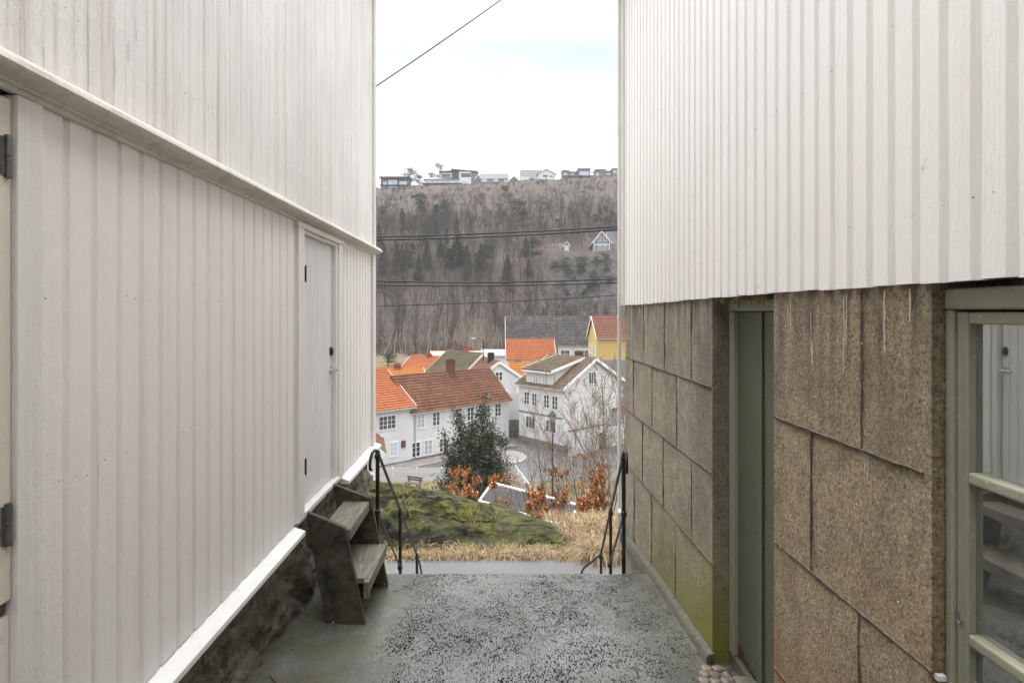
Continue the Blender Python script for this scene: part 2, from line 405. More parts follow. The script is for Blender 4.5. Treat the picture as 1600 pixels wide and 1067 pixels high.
# wet asphalt
def asphalt(name, lo, hi, rough=(0.25, 0.6)):
    m = NT(name); c = m.coord()
    f = m.noise(c, 90, 3, 0.6); b = m.noise(c, 0.8, 5, 0.6); s = m.voro(c, 110)
    cc = m.mix(m.maprange(b, 0.35, 0.65), lo, hi)
    cc = m.mix(m.maprange(f, 0.62, 0.72, 0, 0.8), cc, tuple(min(1, x * 2.6) for x in hi))
    m.col(cc); m.rough(m.maprange(b, 0.35, 0.6, *rough)); m.bump(m.math('ADD', s, f), 0.4, 0.006)
    return m.mat
M['path'] = asphalt('wet_path_asphalt', (0.085, 0.084, 0.084), (0.13, 0.129, 0.131), (0.6, 0.85))
M['street'] = asphalt('street_asphalt', (0.065, 0.065, 0.067), (0.11, 0.109, 0.109), (0.8, 0.95))
M['paving'] = simple('street_paving', (0.20, 0.178, 0.165), 0.9, 0.2, 1.2, 0.3, 8)
M['kerb'] = simple('kerb_stone', (0.36, 0.34, 0.32), 0.8, 0.2, 3, 0.3, 30)

rng = random.Random(4)
edge = [(x, 9.28 + 0.10 * mnoise.noise(Vector((x * 1.7, 0, 0))) + 0.04 * mnoise.noise(Vector((x * 7, 3, 0)))) for x in np.linspace(14, -14, 113)]
sheet('path', [(-14, 6.9), (14, 6.9)] + edge, EYE - 3.98 + 0.02, M['path'])
# street level in the valley: asphalt, pavement along the long house, kerbed island
ZS = EYE - 14.22
sheet('road', [(-40, 46.6), (-5, 46.6), (7, 44), (30, 44), (40, 56), (14, 62), (8.5, 57.6), (2.0, 64.5), (8, 90), (1.5, 92), (1.2, 64), (-3, 58), (-9, 54.5), (-40, 54.5)], ZS + 0.03, M['street'])
sheet('pavement', [(-30, 36.3), (-8.0, 54.6), (1.35, 62.4), (2.0, 60.6), (-1.4, 57.3), (-6.9, 52.9), (-28, 34.8)], ZS + 0.13, M['paving'])
isl = []
for k in range(25):
    a = -math.pi * 0.62 + k / 24 * math.pi * 1.24
    isl.append((0.55 + 2.05 * math.cos(a), 56.0 + 2.4 * math.sin(a)))
isl += [(-3.2, 57.4), (-3.2, 53.6)]
sheet('pavement', isl, ZS + 0.14, M['paving'])
m = MB()
for k in range(24):
    a, b = Vector((*isl[k], ZS)), Vector((*isl[k + 1], ZS)); d = (b - a); nrm = Vector((d.y, -d.x, 0)).normalized() * 0.14
    m.obox(a, d * 0.97, nrm, (0, 0, 0.165))
m.build('kerb', M['kerb'])['kind'] = 'structure'

# ---------------------------------------------------------------- alley floor: worn exposed-aggregate concrete
YE = 4.68
def slab_z(y): return EYE - (1.87 + 0.055 * y)
mc = NT('worn_wet_concrete'); c = mc.coord()
big = mc.noise(c, 1.5, 5, 0.6); mid = mc.noise(c, 5, 5, 0.65)
pit1 = mc.noise(mc.coord((1.0, 0.30, 1), rot=(0, 0, R(5))), 150, 2, 0.5); pit2 = mc.noise(mc.coord((1.0, 0.33, 1), rot=(0, 0, R(-9))), 105, 3, 0.6)
sp = mc.sepz(); X_, Y_ = sp[0], sp[1]
wx = mc.math('ADD', X_, mc.math('MULTIPLY', mc.math('SUBTRACT', mc.noise(c, 2.2, 3), 0.5), 0.5))
smooth = mc.math('MAXIMUM', mc.maprange(wx, -0.62, -0.78), mc.maprange(wx, 1.12, 1.3, 0, 0.7))     # trowelled margins without pits
clus = mc.maprange(mc.noise(c, 2.6, 4, 0.7, 0.8), 0.40, 0.76, -0.015, 0.125)
thr = mc.math('ADD', mc.math('SUBTRACT', mc.math('MAXIMUM', pit1, mc.math('ADD', pit2, -0.02)), 0.612), mc.math('SUBTRACT', clus, mc.math('MULTIPLY', smooth, 0.16)))
pits = mc.maprange(thr, 0.0, 0.022)
base = mc.mix(mc.maprange(big, 0.35, 0.65), (0.105, 0.105, 0.103), (0.215, 0.215, 0.212))
base = mc.mix(mc.maprange(mid, 0.4, 0.7, 0, 0.5), base, (0.17, 0.175, 0.15))
alg = mc.math('MAXIMUM', mc.maprange(wx, -0.35, -0.85), mc.maprange(wx, 0.75, 1.2, 0, 0.75))
base = mc.mix(mc.math('MULTIPLY', alg, mc.maprange(mid, 0.3, 0.62, 0.1, 0.85)), base, (0.085, 0.088, 0.04))
base = mc.mix(mc.maprange(mc.noise(c, 130, 4, .75), .5, .7, 0, .45), base, (0.07, 0.068, 0.065))
base = mc.mix(mc.math('MULTIPLY', mc.maprange(mc.noise(c, 0.9, 5, .7), .5, .66, 0, .5), mc.maprange(wx, -.9, -.4)), base, (0.10, 0.098, 0.095))
spk = mc.noise(mc.coord((1.0, 0.35, 1), rot=(0, 0, R(7))), 210, 3, 0.6)
base = mc.mix(mc.math('MULTIPLY', mc.maprange(spk, .54, .64, 0, .75), mc.math('SUBTRACT', 1.0, smooth)), base, (0.06, 0.058, 0.056))
base = mc.mix(pits, base, (0.010, 0.013, 0.013))
mc.col(base)
mc.rough(mc.mix(pits, mc.maprange(mid, 0.35, 0.65, 0.18, 0.42), 0.9)); mc.l(mc.maprange(pits, 0, 1, .5, .04), mc.b.inputs['Specular IOR Level'])
mc.bump(mc.math('SUBTRACT', mc.math('MULTIPLY', mc.noise(c, 30, 4), 0.35), pits), 0.7, 0.006)
M['slab'] = mc.mat
xs = np.linspace(-1.5, 1.42, 74); ys = np.linspace(-7, YE, 190)
V = []; 
for y in ys:
    for x in xs:
        z = slab_z(y) + 0.008 * mnoise.fractal(Vector((x * 2, y * 2, 0)), 1, 2, 3)
        z += 0.03 * sm(-0.55, -1.2, x) * sm(4.2, 3.6, y)       # dished up towards the left wall
        V.append((x, y + (0.012 * mnoise.noise(Vector((x * 6, 0, 5))) if y > YE - 0.03 else 0), z))
nx, ny = len(xs), len(ys)
i, j = np.meshgrid(np.arange(nx - 1), np.arange(ny - 1)); a = (j * nx + i).ravel()
Fl = [tuple(q) for q in np.stack([a, a + 1, a + nx + 1, a + nx], 1)]
top = (ny - 1) * nx; b0 = len(V)
for k in range(nx): V.append((V[top + k][0], V[top + k][1] + 0.002, -0.75))
for k in range(nx - 1): Fl.append((top + k, top + k + 1, b0 + k + 1, b0 + k))
fl = mesh_np('alley_floor', V, Fl, M['slab'], smooth=False); fl['kind'] = 'structure'
autosmooth(fl, 50)
# steps from the slab edge down to the path
m = MB(); nst = 9; z0, z1 = slab_z(YE), EYE - 3.96; rise = (z0 - z1) / nst
for k in range(1, nst):
    m.box(-1.22, 1.27, YE + 0.003, YE + 0.262 * k + 0.02, z0 - rise * k - 0.02 if k == nst else -2.3, z0 - rise * k)
    # every step is a block reaching down to the ground; the lower ones reach further out
mm = MB()
for k in range(1, nst):
    mm.box(-1.22, 1.27, YE + 0.004 + 0.262 * (k - 1), YE + 0.262 * k, -2.3, z0 - rise * k)
M['concrete'] = simple('plain_concrete', (0.25, 0.25, 0.235), 0.8, 0.25, 5, 0.4, 60)
bevel(mm.build('steps', M['concrete']), 0.008)['kind'] = 'structure'

# ---------------------------------------------------------------- near house on the left
XL = -1.29
lh = thing('wooden_house', (XL, 2, 0), 'white boarded house on the left with half-round drip moulding and a narrow plank door', 'house')
def cladding(face_x, side, y0, y1, z0f, z1, pitch, profile, seed, jit=0.0012, nz=14, nail_rows=(), nailr=0.0022, bottom_j=0.004):
    """vertical boards; profile = list of (fraction along the board, depth); side=+1: face looks to +X"""
    r = random.Random(seed); m = MB(); y = y0
    n = max(1, round((y1 - y0) / pitch)); pw = (y1 - y0) / n
    for k in range(n):
        ya = y0 + k * pw; zb = (z0f(ya) if callable(z0f) else z0f) + r.uniform(-bottom_j, bottom_j)
        dx = r.uniform(-0.0004, 0.0004); ph = r.uniform(0, 50)
        cols = [(ya + f * pw, d + (dx if d < 0.004 else 0)) for f, d in profile]
        V = []; 
        zs = [zb + (z1 - zb) * t / nz for t in range(nz + 1)]
        for z in zs:
            for q, (yy, d) in enumerate(cols):
                jy = jit * mnoise.noise(Vector((ph + q * 9.1, z * 3.1, seed))) if 0 < q < len(cols) - 1 else 0
                jx = jit * 0.7 * mnoise.noise(Vector((ph + q * 5.3, z * 2.3, seed + 7)))
                V.append((face_x - side * (d + jx), yy + jy, z))
        c = len(cols); Fs = []
        for a in range(nz):
            for q in range(c - 1):
                f = (a*c+q, a*c+q+1, (a+1)*c+q+1, (a+1)*c+q)
                Fs.append(f if side > 0 else f[::-1])
        b = len(V)
        for q, (yy, d) in enumerate(cols): V.append((face_x - side * 0.035, yy, zb))
        for q in range(c - 1):
            f = (q, b+q, b+q+1, q+1); Fs.append(f if side > 0 else f[::-1])
        m.m = 0; m.add(V, Fs)
        m.m = 1
        for nzv in nail_rows:
            for fr in (0.22, 0.62):
                if r.random() < 0.4:
                    yy = ya + pw * (fr + r.uniform(-0.04, 0.04)); zz = nzv + r.uniform(-0.015, 0.015); rr = nailr * r.uniform(0.5, 1.1)
                    m.tube([(face_x - side * 0.004, yy, zz), (face_x + side * 0.0012, yy, zz)], rr, 6)
    return m
# profile: broad board, then a narrow hollow with a bead
prof_low = [(0, 0.0), (0.60, 0.0), (0.755, 0.0004), (0.762, 0.003), (0.765, 0.019), (0.792, 0.019), (0.796, 0.0165), (0.87, 0.0115), (0.94, 0.0065), (0.978, 0.0010), (0.985, 0.0), (1.0, 0.0)]
prof_up = [(0, 0.0), (0.45, 0.0), (0.485, 0.0004), (0.49, 0.006), (0.508, 0.006), (0.56, 0.0015), (0.58, 0.0002), (0.80, 0.0004), (0.845, 0.0006), (0.85, 0.011), (0.872, 0.011), (0.878, 0.0075), (0.97, 0.001), (0.98, 0.0), (1.0, 0.0)]
prof_right = [(0, 0.0), (0.006, 0.019), (0.024, 0.019), (0.03, 0.0155), (0.08, 0.0155), (0.20, 0.0125), (0.27, 0.0085), (0.30, 0.0025), (0.33, 0.0), (0.70, 0.0), (1.0, 0.0)]
ZSILL = 0.643
mats_ll = [M['paint_left_low'], M['nail']]
m1 = cladding(XL, 1, 1.617, 3.665, ZSILL, 2.60, 0.118, prof_low, 11, nail_rows=(0.95, 1.5, 2.05))
m2 = cladding(XL, 1, 4.715, 5.86, ZSILL, 2.60, 0.115, prof_low, 12, nail_rows=(0.95, 1.5, 2.05))
m3 = cladding(XL, 1, -5.9, -0.2, ZSILL, 2.60, 0.118, prof_low, 13, nz=4)
for q in (m2, m3): autosmooth(q.build('lower_cladding', mats_ll, lh), 25)
autosmooth(m1.build('lower_cladding', mats_ll, lh), 25)
ZEAVE = EYE + 3.5
mu = cladding(XL + 0.005, 1, -5.9, 5.90, 2.655, ZEAVE, 0.12, prof_up, 21, jit=0.0018, nz=34, nail_rows=(2.9, 3.6, 4.3, 5.0), nailr=0.002)
autosmooth(mu.build('upper_cladding', [M['paint_left_up'], M['nail']], lh), 25)
# drip moulding: half-round nose with a fillet underneath
m = MB()
pr = [(0.0, 2.672), (0.03, 2.668), (0.062, 2.655), (0.082, 2.637), (0.085, 2.622), (0.075, 2.610), (0.05, 2.603), (0.03, 2.600), (0.03, 2.592), (0.016, 2.590), (0.012, 2.578), (0.0, 2.576)]
V = []; ysm = np.concatenate([np.linspace(-5.9, 1, 15), np.linspace(1.1, 6.02, 90)])
for y in ysm:
    for d, z in pr: V.append((XL + d + 0.0018 * mnoise.noise(Vector((y * 4, z * 30, 0))), y, z + 0.002 * mnoise.noise(Vector((y * 2.0, d * 30, 4)))))
c = len(pr); Fs = [(a*c+q, (a+1)*c+q, (a+1)*c+q+1, a*c+q+1) for a in range(len(ysm)-1) for q in range(c-1)]
m.add(V, Fs); e = len(V) - c; m.add(V[e:], [tuple(range(c))])
# returned end round the corner
m.box(XL - 0.4, XL, 5.98, 6.06, 2.585, 2.668)
autosmooth(m.build('drip_moulding', M['paint_mould'], lh), 40)
# corner boards
m = MB(); m.box(XL - 0.02, XL + 0.022, 5.865, 5.99, ZSILL, 2.588); m.box(XL - 0.13, XL - 0.02, 5.97, 6.012, ZSILL, 2.588)
bevel(m.build('corner_board', M['paint_trim'], lh), 0.004)
m = MB(); m.box(XL - 0.02, XL + 0.024, 5.905, 5.99, 2.66, ZEAVE); m.box(XL - 0.13, XL - 0.02, 5.97, 6.012, 2.66, ZEAVE)
bevel(m.build('corner_board', M['paint_trim'], lh), 0.004)
# sloping water board on the foundation
m = MB()
for ya, yb in ((-5.9, 3.655), (4.73, 6.03)):
    pts = [(XL - 0.05, ya, 0.652), (XL + 0.070, ya, 0.612), (XL + 0.070, ya, 0.584), (XL - 0.05, ya, 0.584)]
    m.prism(pts, (0, yb - ya, 0))
m.box(XL - 0.4, XL - 0.05, 5.99, 6.03, 0.584, 0.64)
bevel(m.build('water_board', M['paint_sill'], lh), 0.003)
# hidden sides, so the house is a house
m = MB()
m.box(-9.0, XL - 0.036, -6.0, 5.975, 0.58, ZEAVE)
m.build('wall', M['plain_white'], lh)
m = MB(); m.box(-9.0, XL - 0.14, -6.0, 5.9, -2.4, 0.6); m.build('foundation_core', M['stone_grey'], lh)
m = MB()
for s in (0, 1):
    x0, x1 = ((XL + 0.16, -5.15), (-9.2, -5.15))[s]
    m.prism([(x0, -6.3, ZEAVE - 0.06), (x1, -6.3, ZEAVE + 2.35), (x1, -6.3, ZEAVE + 2.5), (x0, -6.3, ZEAVE + 0.06)], (0, 12.6, 0))
m.build('roof', M['t_old'], lh)
# door casing, leaf, furniture
DY0, DY1, DZ0, DZ1 = 3.807, 4.553, 0.69, 2.515
m = MB()
m.box(XL - 0.02, XL + 0.024, 3.667, 3.775, 0.652, 2.575); m.box(XL - 0.03, XL + 0.012, 3.777, DY0, 0.66, 2.54)
m.box(XL - 0.02, XL + 0.024, 4.60, 4.712, 0.652, 2.575); m.box(XL - 0.03, XL + 0.012, DY1, 4.598, 0.66, 2.54)
m.box(XL - 0.02, XL + 0.030, 3.64, 4.74, 2.542, 2.5745); m.box(XL - 0.03, XL + 0.010, DY0 + .001, DY1 - .001, 2.516, 2.540)
m.box(XL - 0.035, XL + 0.028, 3.777, 4.598, 0.655, 0.686)
bevel(m.build('door_casing', M['paint_trim'], lh), 0.003)
prof_d = [(0, 0.006), (0.03, 0.005), (0.07, 0.0), (0.90, 0.0), (0.94, 0.005), (1.0, 0.006)]
m = cladding(XL - 0.022, 1, DY0 + 0.004, DY1 - 0.004, DZ0 + 0.005, DZ1, 0.0745, prof_d, 31, jit=0.0004, nz=6, bottom_j=0)
door = m.build('door', [M['door_white'], M['nail']], lh)
m = MB(); hz = 1.543; hy = 4.507
m.box(XL - 0.024, XL - 0.017, hy - 0.022, hy + 0.022, hz - 0.03, hz + 0.03)
m.tube([(XL - 0.02, hy, hz), (XL + 0.028, hy, hz)], 0.0085, 10)
m.tube([(XL + 0.026, hy + 0.006, hz), (XL + 0.032, hy - 0.03, hz), (XL + 0.032, hy - 0.105, hz - 0.002)], [0.010, 0.0095, 0.008], 10)
autosmooth(m.build('handle', M['chrome'], door), 40)
m = MB(); m.lathe((0, 0, 0), [(0.001, -0.0125), (0.026, -0.012), (0.026, -0.002), (0.016, 0.004), (0.001, 0.006)], 16)
kv = [(XL - 0.006 + z * 1.6, hy + x * 0.75, 1.69 + y * 1.35) for (x, y, z) in m.v]
k = MB(); k.v = kv; k.uv = m.uv; k.f = m.f; k.mi = m.mi
autosmooth(k.build('lock_plate', M['iron'], door))
for z in (2.25, 0.975):
    m = MB(); m.tube([(XL + 0.018, DY0 + 0.006, z - 0.055), (XL + 0.018, DY0 + 0.006, z + 0.055)], 0.0055, 8); m.box(XL - 0.022, XL + 0.016, DY0 + 0.005, DY0 + 0.008, z - 0.05, z + 0.05)
    m.build('hinge', M['iron'], door)
# casement window at the near edge
m = MB()
m.box(XL - 0.02, XL + 0.018, 1.526, 1.612, 0.66, 2.575)
bevel(m.build('window_casing', M['paint_trim'], lh), 0.003)
cw = MB()
cw.box(XL - 0.04, XL + 0.004, 1.486, 1.523, 1.24, 2.56); cw.box(XL - 0.04, XL + 0.004, 0.30, 0.337, 1.24, 2.56)
cw.box(XL - 0.04, XL + 0.004, 0.338, 1.485, 1.24, 1.285); cw.box(XL - 0.04, XL + 0.004, 0.338, 1.485, 2.52, 2.56); cw.box(XL - 0.04, XL + 0.0, 0.338, 1.485, 1.88, 1.91)
cwo = bevel(cw.build('casement_window', M['cream'], lh), 0.004)
m = MB(); m.box(XL - 0.03, XL - 0.022, 0.33, 1.49, 1.28, 2.53); m.build('pane', M['glass_dark'], cwo)
for z in (2.405, 1.444):
    m = MB(); m.tube([(XL + 0.010, 1.506, z - 0.056), (XL + 0.010, 1.506, z - 0.002)], 0.0085, 12); m.tube([(XL + 0.010, 1.506, z + 0.002), (XL + 0.010, 1.506, z + 0.056)], 0.0085, 12)
    m.box(XL + 0.0045, XL + 0.008, 1.488, 1.506, z - 0.05, z + 0.05)
    autosmooth(m.build('hinge', M['steel'], cwo))
m = MB(); m.box(XL - 0.05, XL - 0.012, -0.2, 1.524, 1.20, 1.236)
bevel(m.build('window_sill', M['bark'], lh), 0.004)
m = MB(); m.box(XL - 0.034, XL - 0.004, -0.2, 1.524, 0.64, 1.198)
m.build('wall_panel', M['paint_left_low'], lh)
m = MB(); m.box(XL - 0.034, XL - 0.006, -0.2, 0.297, 1.21, 2.576); m.build('wall_panel', M['paint_left_low'], lh)
# fieldstone foundation
ms = NT('mossy_fieldstone'); c = ms.coord()
at = ms.n('ShaderNodeAttribute'); at.attribute_name = 'tint'
stn = ms.mix(ms.maprange(ms.noise(c, 9, 7, 0.75), .36, .64), (0.05, 0.043, 0.035), (0.42, 0.37, 0.30))
stn = ms.mix(ms.maprange(ms.noise(c, 4, 6, 0.7), 0.50, 0.68, 0, 0.8), stn, (0.085, 0.088, 0.03))
mort = ms.mix(ms.maprange(ms.noise(c, 12, 5, .7), .35, .65), (0.26, 0.245, 0.15), (0.50, 0.475, 0.36))
ms.col(ms.mix(at.outputs['Fac'], stn, mort)); ms.rough(0.8); ms.bump(ms.math('ADD', ms.noise(ms.coord((1, 1, 1)), 14, 8, 0.78), ms.noise(c, 50, 5, .7)), 1.0, 0.04)
ysf = np.linspace(-1.0, 6.0, 300); zsf = np.linspace(0.60, -0.65, 64)
V = []; T = []
for y in ysf:
    for z in zsf:
        q = Vector((y * 2.1 + 0.35 * mnoise.noise(Vector((y * 2, z * 2, 0))), z * 2.9 + 0.3 * mnoise.noise(Vector((y * 2, z * 2, 9))), 7.3))
        d, pts = mnoise.voronoi(q); e = d[1] - d[0]
        bulge = min(1, max(0, e - .06) / 0.30) ** 0.55
        x = XL - 0.025 - 0.06 * (1 - bulge) - (0.60 - z) * 0.075 + 0.045 * mnoise.fractal(Vector((y * 8, z * 8, 2)), 0.75, 2.2, 6) + 0.025 * mnoise.noise(Vector(pts[0]) * 3.1)
        x = min(x, XL + 0.0); V.append((x, y, z)); t = 1 - min(1, max(0, (e - 0.09) / 0.10)); T.append((t, t, t))
n1_, n2_ = len(ysf), len(zsf); i, j = np.meshgrid(np.arange(n2_ - 1), np.arange(n1_ - 1)); a = (j * n2_ + i).ravel()
mesh_np('foundation', V, np.stack([a, a + n2_, a + n2_ + 1, a + 1], 1), ms.mat, lh, tint=T, smooth=True)
# far end return of the foundation (rough stone corner)
V = []; T = []
xsf = np.linspace(XL - 0.05, -4.0, 60); zsf2 = np.linspace(0.60, -2.4, 60)
for x in xsf:
    for z in zsf2:
        q = Vector((x * 2.1, z * 2.4, 2.2)); d, pts = mnoise.voronoi(q); e = d[1] - d[0]; bulge = min(1, e / 0.28) ** 0.6
        V.append((x + (-(0.60 - z) * 0.075 if x > -1.6 else 0), 5.93 + 0.05 * bulge + 0.03 * mnoise.fractal(Vector((x * 6, z * 6, 2)), 0.9, 2, 4), z)); t = 1 - min(1, max(0, (e - 0.04) / 0.09)); T.append((t, t, t))
i, j = np.meshgrid(np.arange(59), np.arange(59)); a = (j * 60 + i).ravel()
mesh_np('foundation_end', V, np.stack([a, a + 60, a + 61, a + 1], 1), ms.mat, lh, tint=T, smooth=True)

# ---------------------------------------------------------------- near house on the right
XR = 1.262
rh = thing('stone_and_wood_house', (XR, 2, 0), 'house on the right with white boarding over brown roughcast block wall and green joinery', 'house')
def rz0(y): return 2.084 - 0.021 * sm(2.4, 5.4, y)
m = cladding(1.246, -1, -5.9, 5.66, rz0, ZEAVE, 0.1075, prof_right[::1], 41, jit=0.0016, nz=26, nail_rows=(2.3, 2.9), nailr=0.0014, bottom_j=0.003)
autosmooth(m.build('upper_cladding', [M['paint_right'], M['nail']], rh), 25)
m = MB(); m.box(1.232, 1.27, 5.665, 5.77, 2.06, ZEAVE); m.box(1.27, 1.38, 5.75, 5.785, 2.06, ZEAVE)
bevel(m.build('corner_board', M['paint_trim'], rh), 0.004)
m = MB(); m.box(1.283, 9, 5.60, 5.745, 2.07, ZEAVE); m.box(1.283, 1.5, -6, 5.60, 2.09, ZEAVE); m.box(1.5, 9, -6, -5.8, 2.09, ZEAVE); m.box(1.5, 9, -5.8, 5.6, ZEAVE - 0.1, ZEAVE); m.build('wall', M['plain_white'], rh)
m = MB()
for s in (0, 1):
    x0, x1 = ((XR - 0.17, 5.15), (9.2, 5.15))[s]
    m.prism([(x0, -6.3, ZEAVE - 0.06), (x1, -6.3, ZEAVE + 2.35), (x1, -6.3, ZEAVE + 2.5), (x0, -6.3, ZEAVE + 0.06)], (0, 12.4, 0))
m.build('roof', M['t_old'], rh)
# downpipe at the far corner
m = MB(); m.tube([(1.205, 5.72, ZEAVE + 0.1), (1.205, 5.72, -0.36)], 0.017, 12)
for z in (0.0, 1.95, 3.8): m.tube([(1.205, 5.72, z - 0.025), (1.205, 5.72, z + 0.025)], 0.021, 12)
m.tube([(1.205, 5.72, 0.05), (1.19, 5.62, 0.03)], 0.012, 8)
autosmooth(m.build('downpipe', M['paint_trim'], rh), 40)
# roughcast block wall
mr_ = NT('roughcast_blocks'); c = mr_.coord()
sp = mr_.sepz('Object')
f1 = mr_.noise(c, 70, 7, 0.8, 0.5); f2 = mr_.voro(mr_.coord((1, 1, 0.8)), 120); fm = mr_.noise(c, 14, 6, 0.75, 0.3); f3 = mr_.noise(c, 2.0, 5, 0.65)
near = mr_.maprange(sp[1], 1.2, 0.55)          # local y: nearer the camera the cast is browner
colA = mr_.mix(mr_.maprange(f1, 0.36, 0.66), (0.18, 0.155, 0.110), (0.50, 0.44, 0.335))
colB = mr_.mix(mr_.maprange(f1, 0.36, 0.66), (0.135, 0.100, 0.058), (0.60, 0.47, 0.305))
cc = mr_.mix(near, colA, colB)
cc = mr_.mix(mr_.maprange(fm, 0.48, 0.70, 0, 0.5), cc, (0.12, 0.095, 0.075))
cc = mr_.mix(mr_.maprange(fm, 0.46, 0.28, 0, 0.6), cc, (0.56, 0.475, 0.34))
cc = mr_.mix(mr_.maprange(f1, 0.42, 0.34, 0, 0.8), cc, (0.035, 0.026, 0.02))
cc = mr_.mix(mr_.maprange(f3, 0.5, 0.72, 0, 0.55), cc, (0.12, 0.10, 0.082))
rust = mr_.math('MULTIPLY', mr_.maprange(mr_.noise(c, 1.7, 5, 0.7), 0.42, 0.62, 0, 0.7), mr_.math('MULTIPLY', near, mr_.maprange(sp[2], 1.3, 0.6)))
damp = mr_.noise(mr_.coord((1, 1, .45)), 1.15, 6, .7, .4)
cc = mr_.mix(mr_.maprange(damp, .50, .62, 0, .42), cc, (0.105, 0.082, 0.060))
cc = mr_.mix(rust, cc, (0.32, 0.165, 0.078))
stk = mr_.noise(mr_.coord((6, 6, 0.5)), 2.2, 5, 0.65)
cc = mr_.mix(mr_.math('MULTIPLY', mr_.maprange(stk, 0.40, 0.66, 0, 0.75), mr_.maprange(sp[2], 1.3, 1.95)), cc, (0.075, 0.06, 0.047))
al = mr_.math('MULTIPLY', mr_.maprange(mr_.math('ADD', sp[2], mr_.math('MULTIPLY', mr_.noise(mr_.coord((3, 3, 0.8)), 2, 4), 0.7)), 1.0, 0.45), mr_.maprange(sp[1], 3.1, 1.5))
al = mr_.math('MULTIPLY', al, mr_.math('SUBTRACT', 1.0, near))
cc = mr_.mix(mr_.math('MULTIPLY', al, 0.95), cc, (0.22, 0.23, 0.032))
mr_.col(cc); mr_.rough(0.92); mr_.bump(mr_.math('ADD', mr_.math('ADD', f1, mr_.math('MULTIPLY', mr_.noise(c, 30, 5, 0.7), 0.7)), mr_.math('MULTIPLY', f2, 0.4)), 1.0, 0.014)
M['roughcast'] = mr_.mat
M['joint'] = simple('dark_mortar_bead', (0.10, 0.082, 0.062), 0.9, 0.6, 25, 0.5, 60)
def wallgrid(m, x, y0, y1, z0, z1, d=0.03):
    nyy = max(2, int((y1 - y0) / d)); nzz = max(2, int((z1 - z0) / d)); V = []
    for a in range(nyy + 1):
        for b in range(nzz + 1):
            y = y0 + (y1 - y0) * a / nyy; z = z0 + (z1 - z0) * b / nzz
            edge_ = 0 if (a in (0, nyy) or b in (0, nzz)) else 1
            V.append((x - edge_ * 0.005 * mnoise.fractal(Vector((y * 5, z * 5, 1.5)), 0.8, 2, 4), y, z))
    Fs = [(a*(nzz+1)+b, a*(nzz+1)+b+1, (a+1)*(nzz+1)+b+1, (a+1)*(nzz+1)+b) for a in range(nyy) for b in range(nzz)]
    m.add(V, Fs)
m = MB()
Y_FAR0, Y_FAR1 = 3.389, 5.70; Y_N0, Y_N1 = 1.676, 2.635; ZB = -2.4; ZT = 2.10
for (a, b, zb) in ((Y_FAR0, Y_FAR1, ZB), (Y_N0, Y_N1, -0.3)):
    wallgrid(m, XR, a, b, zb, ZT)
    m.add([(XR, a, zb), (XR, a, ZT), (XR + 0.5, a, ZT), (XR + 0.5, a, zb)], [(0, 1, 2, 3)][::1])
    m.add([(XR, b, zb), (XR, b, ZT), (XR + 0.5, b, ZT), (XR + 0.5, b, zb)], [(3, 2, 1, 0)])
    m.box(XR + 0.2, XR + 0.5, a + 0.002, b - 0.002, zb, ZT - 0.03)
m.box(XR + 0.05, 9, 5.55, 5.69, ZB, 2.07)           # end wall
m.box(XR, XR + 0.4, -6, 0.60, -0.3, ZT); m.box(XR, XR + 0.4, 0.60, 1.675, -0.3, 0.58)
m.m = 1
def bead(p, q, r, seed):
    n = max(2, int((Vector(q) - Vector(p)).length / 0.03)); pts = []
    for k in range(n + 1):
        t = k / n; v = Vector(p).lerp(Vector(q), t)
        v += Vector((0, mnoise.noise(Vector((t * 9, seed, 0))), mnoise.noise(Vector((t * 9, seed, 4))))) * 0.003 + Vector((0, mnoise.noise(Vector((t * 40, seed, 2))), mnoise.noise(Vector((t * 40, seed, 6))))) * 0.002
        pts.append(v)
    m.tube(pts, [r * (0.8 + 0.6 * mnoise.noise(Vector((k * 0.5, seed, 8)))) for k in range(n + 1)], 6)
XB = XR - 0.002
courses = [EYE - 0.447, EYE - 0.955, EYE - 1.487, EYE - 2.02]
for z in courses[:3]: bead((XB, Y_FAR0 + 0.01, z), (XB, Y_FAR1 - 0.01, z), 0.0065, z)
cols = [[4.98, 4.36, 3.75], [5.36, 4.71, 4.06], [5.02, 4.39, 3.745], [5.33, 4.72, 4.09]]
tops = [ZT - 0.02] + courses[:3]; bots = courses[:3] + [-0.2]
for k in range(4):
    for y in cols[k]: bead((XB, y, bots[k]), (XB, y, tops[k]), 0.0052, y + k)
za, zb2 = EYE - 0.478, EYE - 1.045
bead((XB, Y_N0 + 0.03, za), (XB, Y_N1 - 0.01, za), 0.0068, 1.0); bead((XB, Y_N0 + 0.03, zb2), (XB, Y_N1 - 0.01, zb2), 0.0062, 2.0)
bead((XB, Y_N0 - 0.005, zb2), (XB, Y_N0 + 0.03, zb2), 0.0062, 2.0)
for y, a, b in ((1.995, za, ZT - 0.03), (2.318, zb2, za), (2.01, zb2 - 0.57, zb2)): bead((XB, y, a), (XB, y, b), 0.0058, y)
bead((XB, Y_N0 + 0.03, zb2 - 0.57), (XB, Y_N1 - 0.01, zb2 - 0.57), 0.006, 3.0)
autosmooth(m.build('block_wall', [M['roughcast'], M['joint']], rh), 60)
M['run'] = simple('dried_paint_run', (0.6, 0.56, 0.5), 0.7, 0.35, 60, 0)
